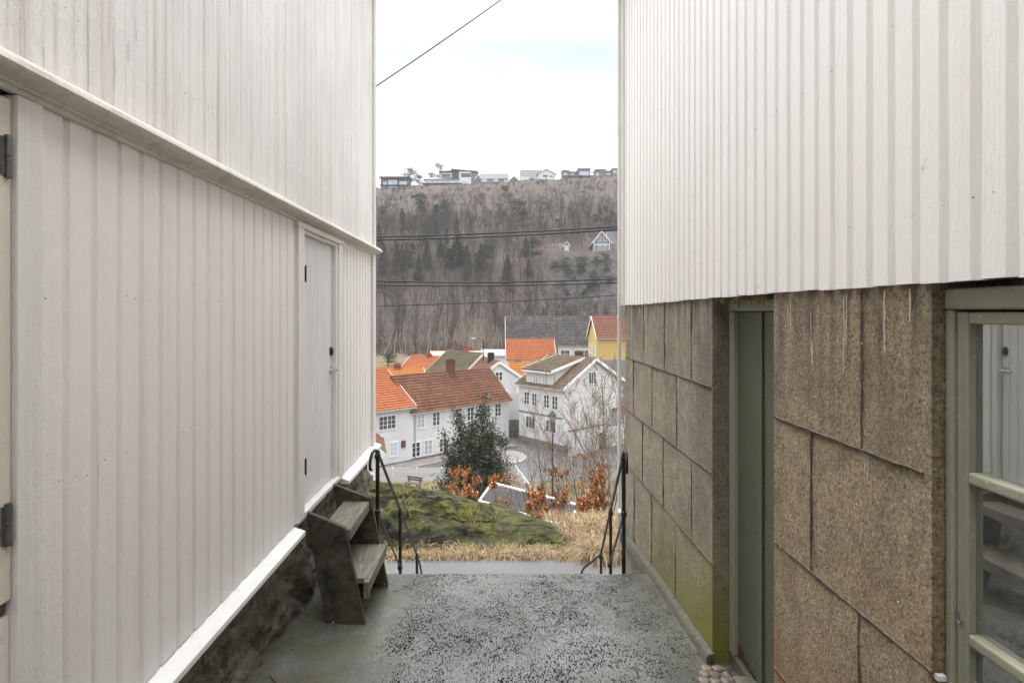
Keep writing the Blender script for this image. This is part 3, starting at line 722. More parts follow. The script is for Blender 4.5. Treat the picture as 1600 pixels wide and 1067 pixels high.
# splashed paint runs
r = random.Random(5); m = MB()
for y, zt, ln, wd in ((2.47, 2.06, 0.16, .004), (2.31, 2.00, 0.16, .003), (2.30, 1.88, 0.1, .006), (2.09, 2.06, 0.28, .0045), (2.075, 2.06, 0.18, .004), (1.87, 2.07, 0.20, .006), (1.755, 2.07, 0.10, .006), (2.43, 1.33, 0.16, .0035),
                   (1.97, 1.50, .05, .004), (1.955, 1.47, .04, .0035), (1.99, 1.27, .05, .004), (1.80, 1.27, .02, .006), (2.28, 1.60, .02, .004), (2.34, 1.72, .02, .004), (2.19, 1.22, .03, .004), (2.06, 1.02, .025, .005), (4.6, 2.05, .05, .006), (5.1, 2.05, .06, .006), (3.9, 2.05, .035, .005)):
    n = 9; pts = [(XR - 0.007, y + 0.003 * mnoise.noise(Vector((k * .8, y * 9, 0))), zt - ln * k / n) for k in range(n + 1)]
    m = MB(); m.tube(pts, [wd * 0.42 * (0.55 + 0.6 * abs(mnoise.noise(Vector((k * .9, y * 5, 2))))) for k in range(n + 1)], 5); m.build('paint_run', M['run'], rh)
m = MB()
for k in range(26):
    y = r.uniform(1.75, 2.6); z = r.uniform(0.7, 2.0); s = r.uniform(0.001, 0.003)
    m.tube([(XR - 0.006, y, z - s), (XR - 0.0075, y, z + s)], s, 5)
m.build('paint_splash', M['run'], rh)['kind'] = 'stuff'
# concrete kerb strip along the foot of the wall
V = []; pr = [(-0.002, 0.062), (-0.034, 0.056), (-0.046, 0.045), (-0.050, -0.05)]
yk = np.linspace(3.36, 5.72, 90)
for y in yk:
    for q, (d, z) in enumerate(pr): V.append((XR + d + 0.004 * mnoise.noise(Vector((y * 5, q, 0))), y, slab_z(min(y, YE)) + z + 0.003 * mnoise.noise(Vector((y * 9, q, 5))) - (0 if y < YE else (y - YE) * 0.1)))
Fs = [(a*4+q, (a+1)*4+q, (a+1)*4+q+1, a*4+q+1) for a in range(len(yk)-1) for q in range(3)]
m = MB(); m.add(V, [f[::-1] for f in Fs]); m.add(V[:4], [(0, 1, 2, 3)])
M['kerbstrip'] = simple('mossy_concrete_strip', (0.10, 0.098, 0.072), 0.9, 0.3, 30, 0.7, 50, 0, 0.01)
m.build('kerb_strip', M['kerbstrip'], rh, smooth=True)
# doorway
mgn = NT('faded_green_paint'); c = mgn.coord()
gb = mgn.mix(mgn.maprange(mgn.noise(c, 3, 5, 0.65), 0.35, 0.65), (0.135, 0.152, 0.105), (0.185, 0.20, 0.145))
gb = mgn.mix(mgn.maprange(mgn.noise(mgn.coord((14, 14, 1)), 3, 5, 0.7), 0.60, 0.72, 0, 0.6), gb, (0.085, 0.09, 0.055))
mgn.col(gb); mgn.rough(0.5); mgn.bump(mgn.noise(mgn.coord((20, 20, 2)), 4, 4), 0.3, 0.004)
M['green'] = mgn.mat
M['green_pale'] = paint('pale_green_frame_paint', (0.30, 0.308, 0.228), grain=0.3, dirt=0.5, blister=0.5, peel=0.15)
M['green_dark'] = paint('dark_green_door_paint', (0.088, 0.102, 0.060), grain=0.3, dirt=0.4, blister=0.4, peel=0.1)
XF = XR + 0.095
m = MB()
m.box(XF, XF + 0.11, 3.318, Y_FAR0 - 0.003, 0.02, 2.0); m.box(XF, XF + 0.11, Y_N1 + 0.003, 2.70, 0.02, 2.0)
m.box(XF - 0.002, XF + 0.11, Y_N1 + 0.003, Y_FAR0 - 0.003, 2.003, 2.062)
bevel(m.build('door_frame', M['green_pale'], rh), 0.004)
m = MB(); XD = XF + 0.024
m.box(XD, XD + 0.04, 2.702, 3.02, 0.035, 2.0); m.box(XD + 0.002, XD + 0.04, 3.022, 3.316, 0.035, 2.0); m.box(XD - 0.012, XD - 0.0005, 2.99, 3.05, 0.04, 1.998)
gd = bevel(m.build('door', M['green_dark'], rh), 0.003)
m = MB(); r = random.Random(3)   # flaked patch at the foot of the door
pts = [(3.31, 0.03)] + [(3.31 - 0.20 * t, 0.03 + 0.085 * max(0.1, 1 - t * 1.0) + r.uniform(-.012, .012)) for t in np.linspace(0, 1, 12)] + [(3.10, 0.03)]
m.prism([(XD - 0.001, y, z) for y, z in pts], (0.003, 0, 0)); m.build('flaked_patch', simple('bare_red_primer', (0.075, 0.02, 0.014), 0.8, 0.5, 30, 0.4), gd)
m = MB(); m.box(XR + 0.015, XF + 0.11, Y_N1 + 0.003, 3.14, -0.12, 0.018); m.box(XF + 0.0, XF + 0.11, 3.141, Y_FAR0 - 0.003, -0.12, 0.016)
bevel(m.build('threshold', simple('green_grey_wood', (0.11, 0.11, 0.08), 0.8, 0.4, 8, 0.4, 40), rh), 0.005)
m = MB(); m.box(XR + 0.1, XR + 0.4, Y_N1 + 0.004, Y_FAR0 - 0.004, 2.064, 2.2); m.box(XF + 0.13, XF + 0.16, Y_N1 - 0.1, Y_FAR0 + 0.1, -0.2, 2.06); m.build('lintel', M['black'], rh)
# straw-like sealing wool hanging under the boards
r = random.Random(9); m = MB()
for k in range(70):
    y = r.uniform(2.72, 3.3); l = r.uniform(0.02, 0.07); x = XR + r.uniform(-0.008, 0.03)
    m.tube([(x, y, 2.105), (x - 0.005, y + r.uniform(-.03, .03), 2.085 - l * 0.5), (x - r.uniform(0, .01), y + r.uniform(-.06, .06), 2.085 - l)], [0.004, 0.003, 0.0008], 4)
m.build('sealing_wool', simple('old_straw_wool', (0.16, 0.115, 0.055), 0.9, 0.5, 40, 0), rh)
# window: frame, sash, panes, hook, hinge
WX = XR + 0.035; WY0, WY1 = 0.62, 1.673
m = MB()
m.box(WX, WX + 0.12, 1.645, WY1, 0.585, 2.005); m.box(WX, WX + 0.12, WY0, 0.648, 0.585, 2.005); m.box(WX - 0.003, WX + 0.12, WY0, WY1, 2.006, 2.066)
m.box(WX - 0.05, WX + 0.12, WY0, WY1, 0.545, 0.584)
bevel(m.build('window_frame', M['green_pale'], rh), 0.008, 3)
m = MB(); SX = WX + 0.012
m.box(SX, SX + 0.04, 1.604, 1.6435, 0.60, 2.0); m.box(SX, SX + 0.04, 0.652, 0.70, 0.60, 2.0)
m.box(SX + 0.001, SX + 0.04, 0.701, 1.6035, 1.966, 1.999); m.box(SX + 0.001, SX + 0.04, 0.701, 1.6035, 0.60, 0.66)
sash = bevel(m.build('window', M['green_pale'], rh), 0.004)
m = MB()
for z in (1.538, 1.09): m.box(SX - 0.004, SX + 0.035, 0.702, 1.6025, z - 0.017, z + 0.017)
bevel(m.build('muntin', M['green_pale'], sash), 0.008, 3)
g = NT('window_glass'); nt_ = g.t; nt_.nodes.remove(g.b)
gl = g.n('ShaderNodeBsdfGlossy'); gl.inputs['Roughness'].default_value = 0.012; gl.inputs['Color'].default_value = (0.95, 0.96, 0.95, 1)
tr = g.n('ShaderNodeBsdfTransparent'); tr.inputs['Color'].default_value = (0.85, 0.88, 0.86, 1)
fr = g.n('ShaderNodeFresnel'); fr.inputs['IOR'].default_value = 1.52
f2_ = g.maprange(fr.outputs[0], 0.0, 1.0, 0.42, 1.1)
mx = g.n('ShaderNodeMixShader'); g.l(f2_, mx.inputs[0]); g.l(tr.outputs[0], mx.inputs[1]); g.l(gl.outputs[0], mx.inputs[2])
bp = g.n('ShaderNodeBump'); bp.inputs['Strength'].default_value = 0.02; bp.inputs['Distance'].default_value = 0.01; g.l(g.noise(g.coord(), 3.2, 2), bp.inputs['Height']); g.l(bp.outputs[0], gl.inputs['Normal'])
df = g.n('ShaderNodeBsdfDiffuse'); df.inputs['Color'].default_value = (.75, .74, .73, 1); mx2 = g.n('ShaderNodeMixShader'); g.l(g.maprange(g.noise(g.coord(), 9, 4, .6), .3, .7, .03, .09), mx2.inputs[0]); g.l(mx.outputs[0], mx2.inputs[1]); g.l(df.outputs[0], mx2.inputs[2])
g.l(mx2.outputs[0], [n for n in nt_.nodes if n.type == 'OUTPUT_MATERIAL'][0].inputs[0])
M['glass'] = g.mat
for z0_, z1_ in ((1.555, 1.966), (1.107, 1.521), (0.66, 1.073)):
    m = MB(); m.box(SX + 0.022, SX + 0.026, 0.70, 1.604, z0_, z1_); m.build('pane', M['glass'], sash)
m = MB(); m.tube([(SX - 0.004, 1.628 + 0.010 * math.sin(a), 1.135 + 0.016 * math.cos(a)) for a in np.linspace(0.3, 4.6, 12)], 0.0022, 6); m.build('window_hook', M['chrome'], sash)
m = MB()
m.box(WX - 0.028, WX - 0.004, 1.66, 1.678, 0.935, 0.95); m.build('wire_bracket', M['paint_sill'], rh)
# the room behind the glass
m = MB(); x0, x1, y0, y1 = XR + 0.42, 3.4, 0.2, 3.2
m.box(x1, x1 + 0.05, y0, y1, -0.2, 2.08); m.box(XR + 0.4, x1, y1, y1 + 0.05, -0.2, 2.08); m.box(XR + 0.4, x1, y0 - 0.05, y0, -0.2, 2.08); m.box(XR + 0.4, x1, y0, y1, -0.25, -0.2); m.box(XR + 0.4, x1, y0, y1, 2.081, 2.089)
m.build('room', simple('grey_room_plaster', (0.40, 0.36, 0.32), 0.9, 0.2, 3, 0.1), rh)
sh = thing('storage_shelf', (2.3, 2.9, 0.3), 'dim wooden storage shelf seen through the green framed window', 'shelf')
wd = simple('shelf_wood', (0.36, 0.29, 0.21), 0.7, 0.3, 8, 0.2)
for z in (0.62, 1.10, 1.55):
    m = MB(); m.box(1.75, 3.3, 2.25, 2.9, z, z + 0.03); m.build('shelf_board', wd, sh)
for x in (1.78, 3.22):
    m = MB(); m.box(x, x + 0.05, 2.27, 2.32, -0.2, 1.9); m.build('post', wd, sh)
for k, (x, z, wdt, hgt, col_, lb) in enumerate(((2.05, 1.13, 0.34, 0.26, (0.5, 0.48, 0.45), 'pale cloth bundle lying on the middle shelf board behind the window'), (2.35, 0.65, 0.4, 0.3, (0.42, 0.4, 0.38), 'pale grey box standing on the lowest shelf board behind the window'))):
    m = MB(); m.box(x, x + wdt, 2.3, 2.62, z + 0.001, z + hgt)
    o = bevel(m.build('storage_box' if k else 'cloth_bundle', simple('box_%d' % k, col_, 0.8, 0.2, 6, 0.3), None), 0.03 if k else 0.08, 4); tag(o, lb, 'box' if k else 'cloth')
m = MB(); m.box(1.95, 2.5, 1.55, 2.05, -0.2, 1.72); m.box(1.94, 1.949, 1.58, 1.79, -0.1, 1.66); m.box(1.94, 1.949, 1.81, 2.02, -0.1, 1.66); m.box(1.93, 1.94, 1.775, 1.785, 0.8, 0.9)
tag(bevel(m.build('wooden_cupboard', simple('brown_cupboard_wood', (0.30, 0.15, 0.055), 0.5, 0.3, 6, 0.1), None), 0.004), 'brown wooden cupboard inside the room behind the lower panes', 'cupboard')

# ---------------------------------------------------------------- cobbles at the threshold
r = random.Random(2); m = MB()
pts = []
for a in range(7):
    for b in range(11):
        pts.append((1.075 + a * 0.062 + (b % 2) * 0.03 + r.uniform(-.008, .008), 2.66 + b * 0.066 + r.uniform(-.008, .008)))
for x, y in pts:
    if x > 1.34 or (x < 1.135 and y > 3.05): continue
    rx, ry = r.uniform(.029, .035), r.uniform(.030, .037); n = r.choice((6, 7, 8)); a0 = r.uniform(0, 6); prof = []
    V = []; 
    for lv, (s, dz) in enumerate(((1.0, -0.03), (1.0, -0.002), (0.86, 0.003), (0.45, 0.005))):
        for q in range(n):
            an = a0 + 6.2832 * q / n; V.append((x + rx * s * math.cos(an), y + ry * s * math.sin(an), slab_z(y) + 0.006 + dz))
    Fs = [(l*n+q, l*n+(q+1)%n, (l+1)*n+(q+1)%n, (l+1)*n+q) for l in range(3) for q in range(n)] + [tuple(range(3*n, 4*n))]
    m.add(V, Fs)
mco = NT('cobble_stone'); mco.col(mco.mix(mco.maprange(mco.noise(mco.coord(), 11, 3), .35, .65), (0.05, 0.043, 0.035), (0.20, 0.165, 0.13))); mco.rough(0.55); mco.bump(mco.noise(mco.coord(), 90, 3), 0.3, 0.004)
o = m.build('cobble_paving', mco.mat); o['kind'] = 'structure'; autosmooth(o, 60)

# ---------------------------------------------------------------- wooden step ladder at the door
mw = NT('green_weathered_timber'); c = mw.coord()
wb = mw.mix(mw.maprange(mw.noise(c, 9, 7, 0.75), .36, .66), (0.010, 0.009, 0.007), (0.095, 0.085, 0.058))
wb = mw.mix(mw.maprange(mw.noise(c, 3.2, 5, 0.7), 0.48, 0.7, 0, 0.6), wb, (0.065, 0.066, 0.03))
mw.col(wb); mw.rough(0.65); mw.bump(mw.noise(mw.coord((5, 30, 5)), 4, 5, 0.7), 0.5, 0.008)
mt = NT('worn_tread_timber'); c = mt.coord()
wb = mt.mix(mt.maprange(mt.noise(mt.coord((14, 1.2, 14)), 4, 6, 0.7), .35, .65), (0.075, 0.07, 0.05), (0.25, 0.235, 0.175))
wb = mt.mix(mt.maprange(mt.noise(c, 5, 5, 0.7), 0.5, 0.7, 0, 0.6), wb, (0.10, 0.105, 0.045))
mt.col(wb); mt.rough(0.6); mt.bump(mt.noise(mt.coord((30, 2, 30)), 4, 5, 0.7), 0.4, 0.005)
ld = thing('step_ladder', (-1.05, 4.1, slab_z(4.1)), 'dark weathered timber steps with two treads under the white plank door', 'steps')
def side(y, dx=0.0):
    zb = slab_z(y + 0.02) + 0.004
    poly = [(-1.275, y, 0.672), (-1.262, y, 0.676), (-1.012 + dx, y, 0.568), (-0.878 + dx, y, zb), (-1.135 + dx, y, zb)]
    m = MB(); m.prism(poly, (0, 0.036, 0)); return bevel(m.build('side_board', mw.mat, ld), 0.004)
side(3.81); side(4.42, 0.035)
for (xa, xb, zt, lip) in ((-1.185, -0.985, 0.548, 0.075), (-1.13, -0.852, 0.222, 0.085)):
    m = MB(); m.prism([(xa, 3.848, zt), (xb, 3.848, zt), (xb, 3.848, zt - lip), (xb - 0.034, 3.848, zt - lip), (xb - 0.034, 3.848, zt - 0.04), (xa, 3.848, zt - 0.04)], (0, 0.57, 0))
    if xb > -0.9:
        m.box(xb - 0.036, xb - 0.001, 3.80, 3.846, zt - lip - 0.03, zt - 0.002)
    bevel(m.build('tread', mt.mat, ld), 0.005)

# ---------------------------------------------------------------- iron handrails
def rail_set(name, label, pts, low, end, curl, sgn):
    o = thing(name, (pts[0][0], pts[0][1], pts[0][2] - 0.98), label, 'handrail', 'handrails of the steps')
    pts = [Vector(p) for p in pts]
    foot = [slab_z(4.66) - 0.02 if k == 0 else EYE - 3.96 + rise * max(0, nst - 1 - int((p.y - YE) / 0.262)) - 0.01 for k, p in enumerate(pts)]
    foot[0] = min(foot[0], slab_z(YE) - rise + 0.0)
    for p, fz in zip(pts, foot):
        m = MB(); m.tube([(p.x, p.y, fz), (p.x, p.y, p.z)], 0.0165, 10)
        m.lathe((p.x, p.y, p.z), [(0.017, -0.05), (0.024, -0.04), (0.024, -0.01), (0.018, 0.0), (0.021, 0.012), (0.012, 0.026), (0.001, 0.03)], 12)
        m.lathe((p.x, p.y, fz), [(0.034, 0.0), (0.034, 0.012), (0.02, 0.03)], 12)
        autosmooth(m.build('post', M['iron'], o), 40)
    up = Vector((0, 0, 0.012))
    m = MB(); path = curl + [p + up for p in pts] + end
    m.tube(path, 0.0125, 10); autosmooth(m.build('handrail', M['iron'], o), 50)
    m = MB(); m.tube([low[0], low[1]], 0.0105, 8)
    for q in low: m.lathe(q, [(0.012, -0.03), (0.024, -0.018), (0.024, 0.018), (0.012, 0.03)], 10)
    autosmooth(m.build('lower_rail', M['iron'], o), 40)
    return o
pl = [P(590, 708, 4.74), P(625.4, 799, 5.76), P(651.5, 868, 6.97)]
c0 = pl[0]
curl = [c0 + Vector(v) for v in ((-0.026, -0.115, -0.105), (-0.031, -0.132, -0.098), (-0.033, -0.138, -0.07), (-0.031, -0.13, -0.02), (-0.024, -0.10, 0.025), (-0.015, -0.06, 0.038), (-0.006, -0.025, 0.03))]
rail_set('handrail', 'black iron handrail beside the timber steps and mossy rock', pl, [P(590, 800, 4.74), P(625, 886, 5.76)], [P(656, 882, 7.2), P(659.5, 899, 7.42)], curl, -1)
pr_ = [P(974.5, 712, 4.74), P(954.2, 798, 5.76), P(939, 867, 6.97)]
c0 = pr_[0]
curl = [c0 + Vector(v) for v in ((-0.002, -0.115, -0.105), (-0.004, -0.132, -0.098), (-0.005, -0.138, -0.07), (-0.004, -0.13, -0.02), (-0.002, -0.10, 0.04), (0, -0.06, 0.055), (0, -0.025, 0.04))]
rail_set('handrail', 'black iron handrail beside the white downpipe and block wall', pr_, [P(974.8, 803, 4.74), P(952.5, 882, 5.76)], [P(925, 877, 7.02), P(913, 886, 7.04), P(909, 893, 7.05), P(908, 901, 7.05)], curl, 1)
# a fallen twig and litter on the slab
m = MB(); m.tube([(-1.27, 3.2, slab_z(3.2) + 0.035), (-1.17, 3.09, slab_z(3.1) + 0.035), (-1.02, 3.02, slab_z(3.02) + 0.028), (-0.93, 3.0, slab_z(3) + 0.02)], [0.004, 0.005, 0.004, 0.002], 6)
tag(m.build('twig', M['bark']), 'thin dark twig lying on the slab by the stone foundation', 'twig')
r = random.Random(12); Vl = []; Fl = []; Tl = []
for k in range(26):
    x = r.uniform(-1.2, 1.1); y = r.uniform(2.9, 4.5); 
    if k < 16: x = r.uniform(-1.2, -0.55)
    s = r.uniform(0.008, 0.02); a = r.uniform(0, 6.3); z = slab_z(y) + 0.012 + 0.03 * sm(-0.55, -1.2, x)
    b = len(Vl)
    for q, (u, v, dz) in enumerate(((-1, 0, 0), (0, .45, .004), (1, 0, 0.001), (0, -.45, .003))): Vl.append((x + s * (u * math.cos(a) - v * math.sin(a)), y + s * (u * math.sin(a) + v * math.cos(a)), z + dz)); Tl.append(r.choice(((0.28, 0.12, 0.05), (0.4, 0.37, 0.33), (0.05, 0.04, 0.03))))
    Fl.append((b, b + 1, b + 2, b + 3))
r = random.Random(66); m = MB()
for k in range(420):
    y = r.uniform(2.6, 4.62); e_ = r.random()
    x = (-1.30 + abs(r.gauss(0, .10))) if e_ < .5 else ((1.20 - abs(r.gauss(0, .05))) if e_ < .85 else r.uniform(-.9, 1.1)); q_ = r.uniform(.0018, .007) * (1 if e_ < .85 else .6)
    z = slab_z(y) + .010 + .03 * sm(-0.55, -1.2, x) * sm(4.2, 3.6, y); V = [(x + q_ * r.uniform(.6, 1.2) * a, y + q_ * r.uniform(.6, 1.2) * b, z + q_ * c * .7) for a, b, c in ((1, 0, 0), (0, 1, 0), (-1, 0, 0), (0, -1, 0), (0, 0, 1), (0, 0, -1))]
    m.add(V, [(0, 1, 4), (1, 2, 4), (2, 3, 4), (3, 0, 4), (1, 0, 5), (2, 1, 5), (3, 2, 5), (0, 3, 5)])
m.build('grit', M['stone_grey'])['kind'] = 'stuff'
o = mesh_np('leaf_litter', Vl, Fl, M['drymat'], tint=Tl); o['kind'] = 'stuff'

# ---------------------------------------------------------------- town: builders
V3 = Vector
def d2(x, y): v = Vector((x, y, 0)); return v.normalized()
UP = Vector((0, 0, 1))
def tile_plane(m, p0, e, s, L, S, tw=0.26, th=0.37, amp=0.045, step=0.075):
    """pantiles: corrugated courses, each course lapping the one below"""
    e, s, p0 = V3(e), V3(s), V3(p0); nn = e.cross(s)
    if nn.z < 0: nn = -nn
    nn.normalize(); nc = max(1, round(L / tw)); nr = max(1, round(S / th)); tw = L / nc; th = S / nr
    prof = [(0.0, 0.3), (0.2, 1.0), (0.42, 0.5), (0.6, 0.0), (0.85, -0.25)]
    us = [(c + f) * tw for c in range(nc) for f, a in prof] + [L]; hs = [a * amp for c in range(nc) for f, a in prof] + [0.3 * amp]
    e_, s_, n_ = np.array(e), np.array(s), np.array(nn); p = np.array(p0); us = np.array(us); hs = np.array(hs); k = len(us)
    for r in range(nr):
        j = 0.008 * mnoise.noise(Vector((r * 1.7, L, S)))
        rows = []; uv = []
        for (v, lift, vv) in ((r * th - 0.03, 0.0, r + 0.01), (r * th - 0.03, step + j, r + 0.02), ((r + 1) * th, 0.008, r + 0.98)):
            q = p[None] + us[:, None] * e_ + v * s_ + (hs + lift)[:, None] * n_
            rows.append(q); uv += [(u / tw, vv) for u in us - 1e-4]
        V = np.concatenate(rows)
        Fs = [(a * k + i, a * k + i + 1, (a + 1) * k + i + 1, (a + 1) * k + i) for a in range(2) for i in range(k - 1)]
        m.add(V.tolist(), Fs, uv)
def wall_face(m, pts, e):
    m.add(pts, [tuple(range(len(pts)))], [(V3(p).dot(e), p[2]) for p in pts])
class House: pass
def house(name, label, A, e1, L, e2, D, zb, ze, zr, wmat, rmat, ov=0.28, gov=0.22, cat='house', group=None, flat=False, tile=True, trim=None, gtrim=True, found=0.0, fmat=None):
    h = House(); A = V3((A[0], A[1], 0)); h.A, h.e1, h.e2, h.L, h.D, h.zb, h.ze, h.zr = A, e1, e2, L, D, zb, ze, zr
    c = A + e1 * L / 2 + e2 * D / 2
    t = thing(name, (c.x, c.y, zb), label, cat, group); h.t = t
    z = lambda p, zz: V3((p.x, p.y, zz))
    B, C, E = A + e1 * L, A + e1 * L + e2 * D, A + e2 * D
    zw = zb + found
    m = MB()
    wall_face(m, [z(A, zw), z(B, zw), z(B, ze), z(A, ze)], e1); wall_face(m, [z(E, zw), z(C, zw), z(C, ze), z(E, ze)], e1)
    for p, q in ((A, E), (B, C)):
        mid = (p + q) / 2
        wall_face(m, [z(p, zw), z(q, zw), z(q, ze), z(mid, zr), z(p, ze)], e2)
    m.build('wall', wmat, t)
    if found > 0:
        f = MB(); cc = c; pts = [A - e1 * .06 - e2 * .06, B + e1 * .06 - e2 * .06, C + e1 * .06 + e2 * .06, E - e1 * .06 + e2 * .06]
        f.prism([z(p, zb - 1.0) for p in pts], (0, 0, found + 1.0)); f.build('foundation', fmat or M['stone_grey'], t)
    rise = zr - ze; hd = D / 2; sl = math.hypot(hd, rise); pit = rise / hd
    trim = trim or M['win_white']
    m = MB(); k = MB()
    for s, (p, dr) in enumerate(((A, e2), (E, -e2))):
        sv = (dr * hd + UP * rise).normalized(); S = sl * (1 + ov / hd)
        p0 = z(p, ze) - dr * ov - UP * (ov * pit) - e1 * gov
        nrm = e1.cross(sv); nrm = nrm if nrm.z > 0 else -nrm
        p0u = p0 + nrm * 0.10
        if tile: tile_plane(m, p0u, e1, sv, L + 2 * gov, S)
        m.obox(p0 + nrm * 0.012, e1 * (L + 2 * gov), sv * S, nrm * 0.085)
        # eave fascia and barge boards
        k.obox(p0 - nrm * 0.10 - sv * 0.02, e1 * (L + 2 * gov), sv * 0.035, nrm * 0.20)
        if gtrim:
            for q in (p0 - e1 * 0.035 - nrm * 0.13, p0 + e1 * (L + 2 * gov) - nrm * 0.13):
                k.obox(q, e1 * 0.035, sv * S, nrm * 0.30)
    if tile:
        rp = z(A + e2 * hd, zr) - e1 * gov + UP * 0.13
        m.tube([rp, rp + e1 * (L + 2 * gov)], 0.11, 8)
    m.build('roof', rmat, t); k.build('bargeboard', trim, t)
    return h
def ray_t(A, e, px):
    k = (px - CX) / F; return (k * A.y - A.x) / (e.x - k * e.y)
def win(parent, o, e, out, w, hgt, cols=2, rows=3, glass=None, frame=None, name='window', cas=0.085):
    e, out, o = V3(e), V3(out), V3(o); m = MB(); g = 0.002
    o = o + out * 0.004
    m.obox(o - e * cas - UP * 0.0, e * cas, out * 0.05, UP * hgt); m.obox(o + e * w, e * cas, out * 0.05, UP * hgt)
    m.obox(o - e * (cas + 0.03) + UP * (hgt + g), e * (w + 2 * cas + 0.06), out * 0.06, UP * cas); m.obox(o - e * (cas + 0.03) - UP * (cas + g), e * (w + 2 * cas + 0.06), out * 0.075, UP * cas)
    for c in range(1, cols):
        big = 0.075 if c == cols / 2 or cols == 3 else 0.035
        m.obox(o + e * (w * c / cols - big / 2) + out * 0.018, e * big, out * 0.025, UP * hgt)
    for r_ in range(1, rows):
        m.obox(o + UP * (hgt * r_ / rows - 0.018) + out * 0.017, e * w, out * 0.018, UP * 0.036)
    f = m.build(name, frame or M['win_white'], parent)
    m = MB(); m.obox(o, e * w, out * 0.012, UP * hgt); m.build('pane', glass or M['glass_dark'], f)
    return f
def win_px(h, A, e, out, x0, y0, x1, y1, cols=2, rows=3, glass=None, parent=None, **kw):
    t0, t1 = ray_t(A, e, x0), ray_t(A, e, x1); a, b = A + e * t0, A + e * t1
    if t1 < t0: a, b = b, a; t0, t1 = t1, t0
    Y = (a.y + b.y) / 2; zt, zb_ = EYE - (y0 - CY) * Y / F, EYE - (y1 - CY) * Y / F
    return win(parent or h.t, V3((a.x, a.y, zb_)), e, out, (b - a).length, zt - zb_, cols, rows, glass, **kw)
def chimney(h, x, y, w, z0, z1, mat, cap=True, d=None):
    m = MB(); d = d or w; m.box(x - w/2, x + w/2, y - d/2, y + d/2, z0, z1)
    if cap:
        m.box(x - w/2 - .06, x + w/2 + .06, y - d/2 - .06, y + d/2 + .06, z1 - 0.22, z1 - 0.08)
    o = m.build('chimney', mat, h.t)
    m = MB(); m.box(x - w/2 + .1, x + w/2 - .1, y - d/2 + .1, y + d/2 - .1, z1, z1 + 0.06); m.build('flue', M['black'], o)
    return o

E1L, E2L = d2(1.19, 1.0), d2(-1.0, 1.19)
GL, GD = M['glass_light'], M['glass_dark']
# long white house with weathered red roof
h = house('house', 'long white two-storey wooden house with weathered red tiles and a broad brick chimney', (-8.25, 55), E1L, 12.33, E2L, 7.0, EYE - 14.3, EYE - 9.50, EYE - 6.60, M['white_board'], M['t_old'], gtrim=False, found=0.25)
o_ = -E2L
for (x0, y0, x1, y1, g) in ((652.5, 648, 662.5, 668, GL), (676.3, 644.5, 686.5, 664, GD), (711.5, 638.5, 721, 658, GD), (730, 636.5, 739.5, 656, GD), (756, 633, 765, 651.5, GD), (773.5, 631, 782, 649.5, GD)):
    win_px(h, h.A, E1L, o_, x0, y0, x1, y1, 2, 3, g)
for (x0, y0, x1, y1, g) in ((644, 691.5, 655.5, 713, GD), (663.3, 688, 674.5, 709.5, GL), (687, 685, 697, 705, GD), (729, 678, 739, 697, GD), (773.5, 668.5, 782.5, 686, GL)):
    win_px(h, h.A, E1L, o_, x0, y0, x1, y1, 2, 3, g)
chimney(h, -5.1, 62.2, 0.95, EYE - 7.2, EYE - 5.1, M['brick'], d=0.7)
q = h.A + E1L * .35 - E2L * .10; m = MB(); m.tube([V3((q.x, q.y, EYE - 9.75)), V3((q.x, q.y, EYE - 14.2))], .045, 8); m.build('downpipe', M['roof_light'], h.t)
# house with the bright orange roof at its left end
h = house('house', 'white wooden house end with bright orange pantile roof beside the long red-roofed house', tuple((V3((-8.25, 55, 0)) - E1L * 9.4 - E2L * 0.12)[:2]), E1L, 9.4, E2L, 10.4, EYE - 14.3, EYE - 8.85, EYE - 6.05, M['white_board'], M['t_orange'], ov=0.4, found=0.25)
win_px(h, h.A, E1L, o_, 592.5, 650, 617.5, 670, 4, 3, GD)
for q in ((609.5, 691.5, 619.8, 712), (590, 699, 598.5, 715)): win_px(h, h.A, E1L, o_, *q, 2, 3, GL)
t0 = ray_t(h.A, E1L, 627); p = h.A + E1L * t0
m = MB(); m.obox(V3((p.x, p.y, EYE - 12.75)) - E2L * 0.14, E1L * 0.4, E2L * 0.13, UP * 0.62)
for k in range(3): m.obox(V3((p.x, p.y, EYE - 12.68 + 0.17 * k)) - E2L * 0.16 + E1L * 0.05, E1L * 0.3, E2L * 0.02, UP * 0.07)
m.build('meter_box', M['t_brown'], h.t)
for k in range(4):                                   # snow guards
    q = h.A + E1L * (8.2 - k * 0.9); m = MB(); m.obox(V3((q.x, q.y, EYE - 8.62)) + E2L * 0.35, E1L * 0.35, E2L * 0.06, UP * 0.16); m.build('snow_guard', M['t_brown'], h.t)
# white house with the wide dormer, gable to the right
FD, GDd = d2(-0.864, 1.0), d2(1.0, 0.864)
Cn = (6.54, 58.0); zeW, zrW = EYE - 7.73, EYE - 5.07
h = house('house', 'white house with mossy brown roof, wide dormer and broad gable by the road bend', Cn, FD, 6.48, GDd, 9.86, EYE - 14.3, zeW, zrW, M['white_board'], M['t_moss'], ov=0.3, gov=0.3, found=0.85)
W2 = h; oF, oG = -GDd, -FD
for q in ((820, 612.5, 826.8, 631), (831.8, 615, 838.8, 633), (850.5, 617.5, 858, 637), (863.3, 619.5, 871.5, 639.5)): win_px(h, h.A, FD, oF, *q, 2, 3, GD)
for q in ((822.3, 651, 836, 669), (853.8, 657, 868.5, 675)): win_px(h, h.A, FD, oF, *q, 3, 1, GD)
win_px(h, h.A, GDd, oG, 920, 581.5, 930.5, 599.5, 3, 1, GD); win_px(h, h.A, GDd, oG, 939.5, 586, 944.5, 596, 2, 2, GL)
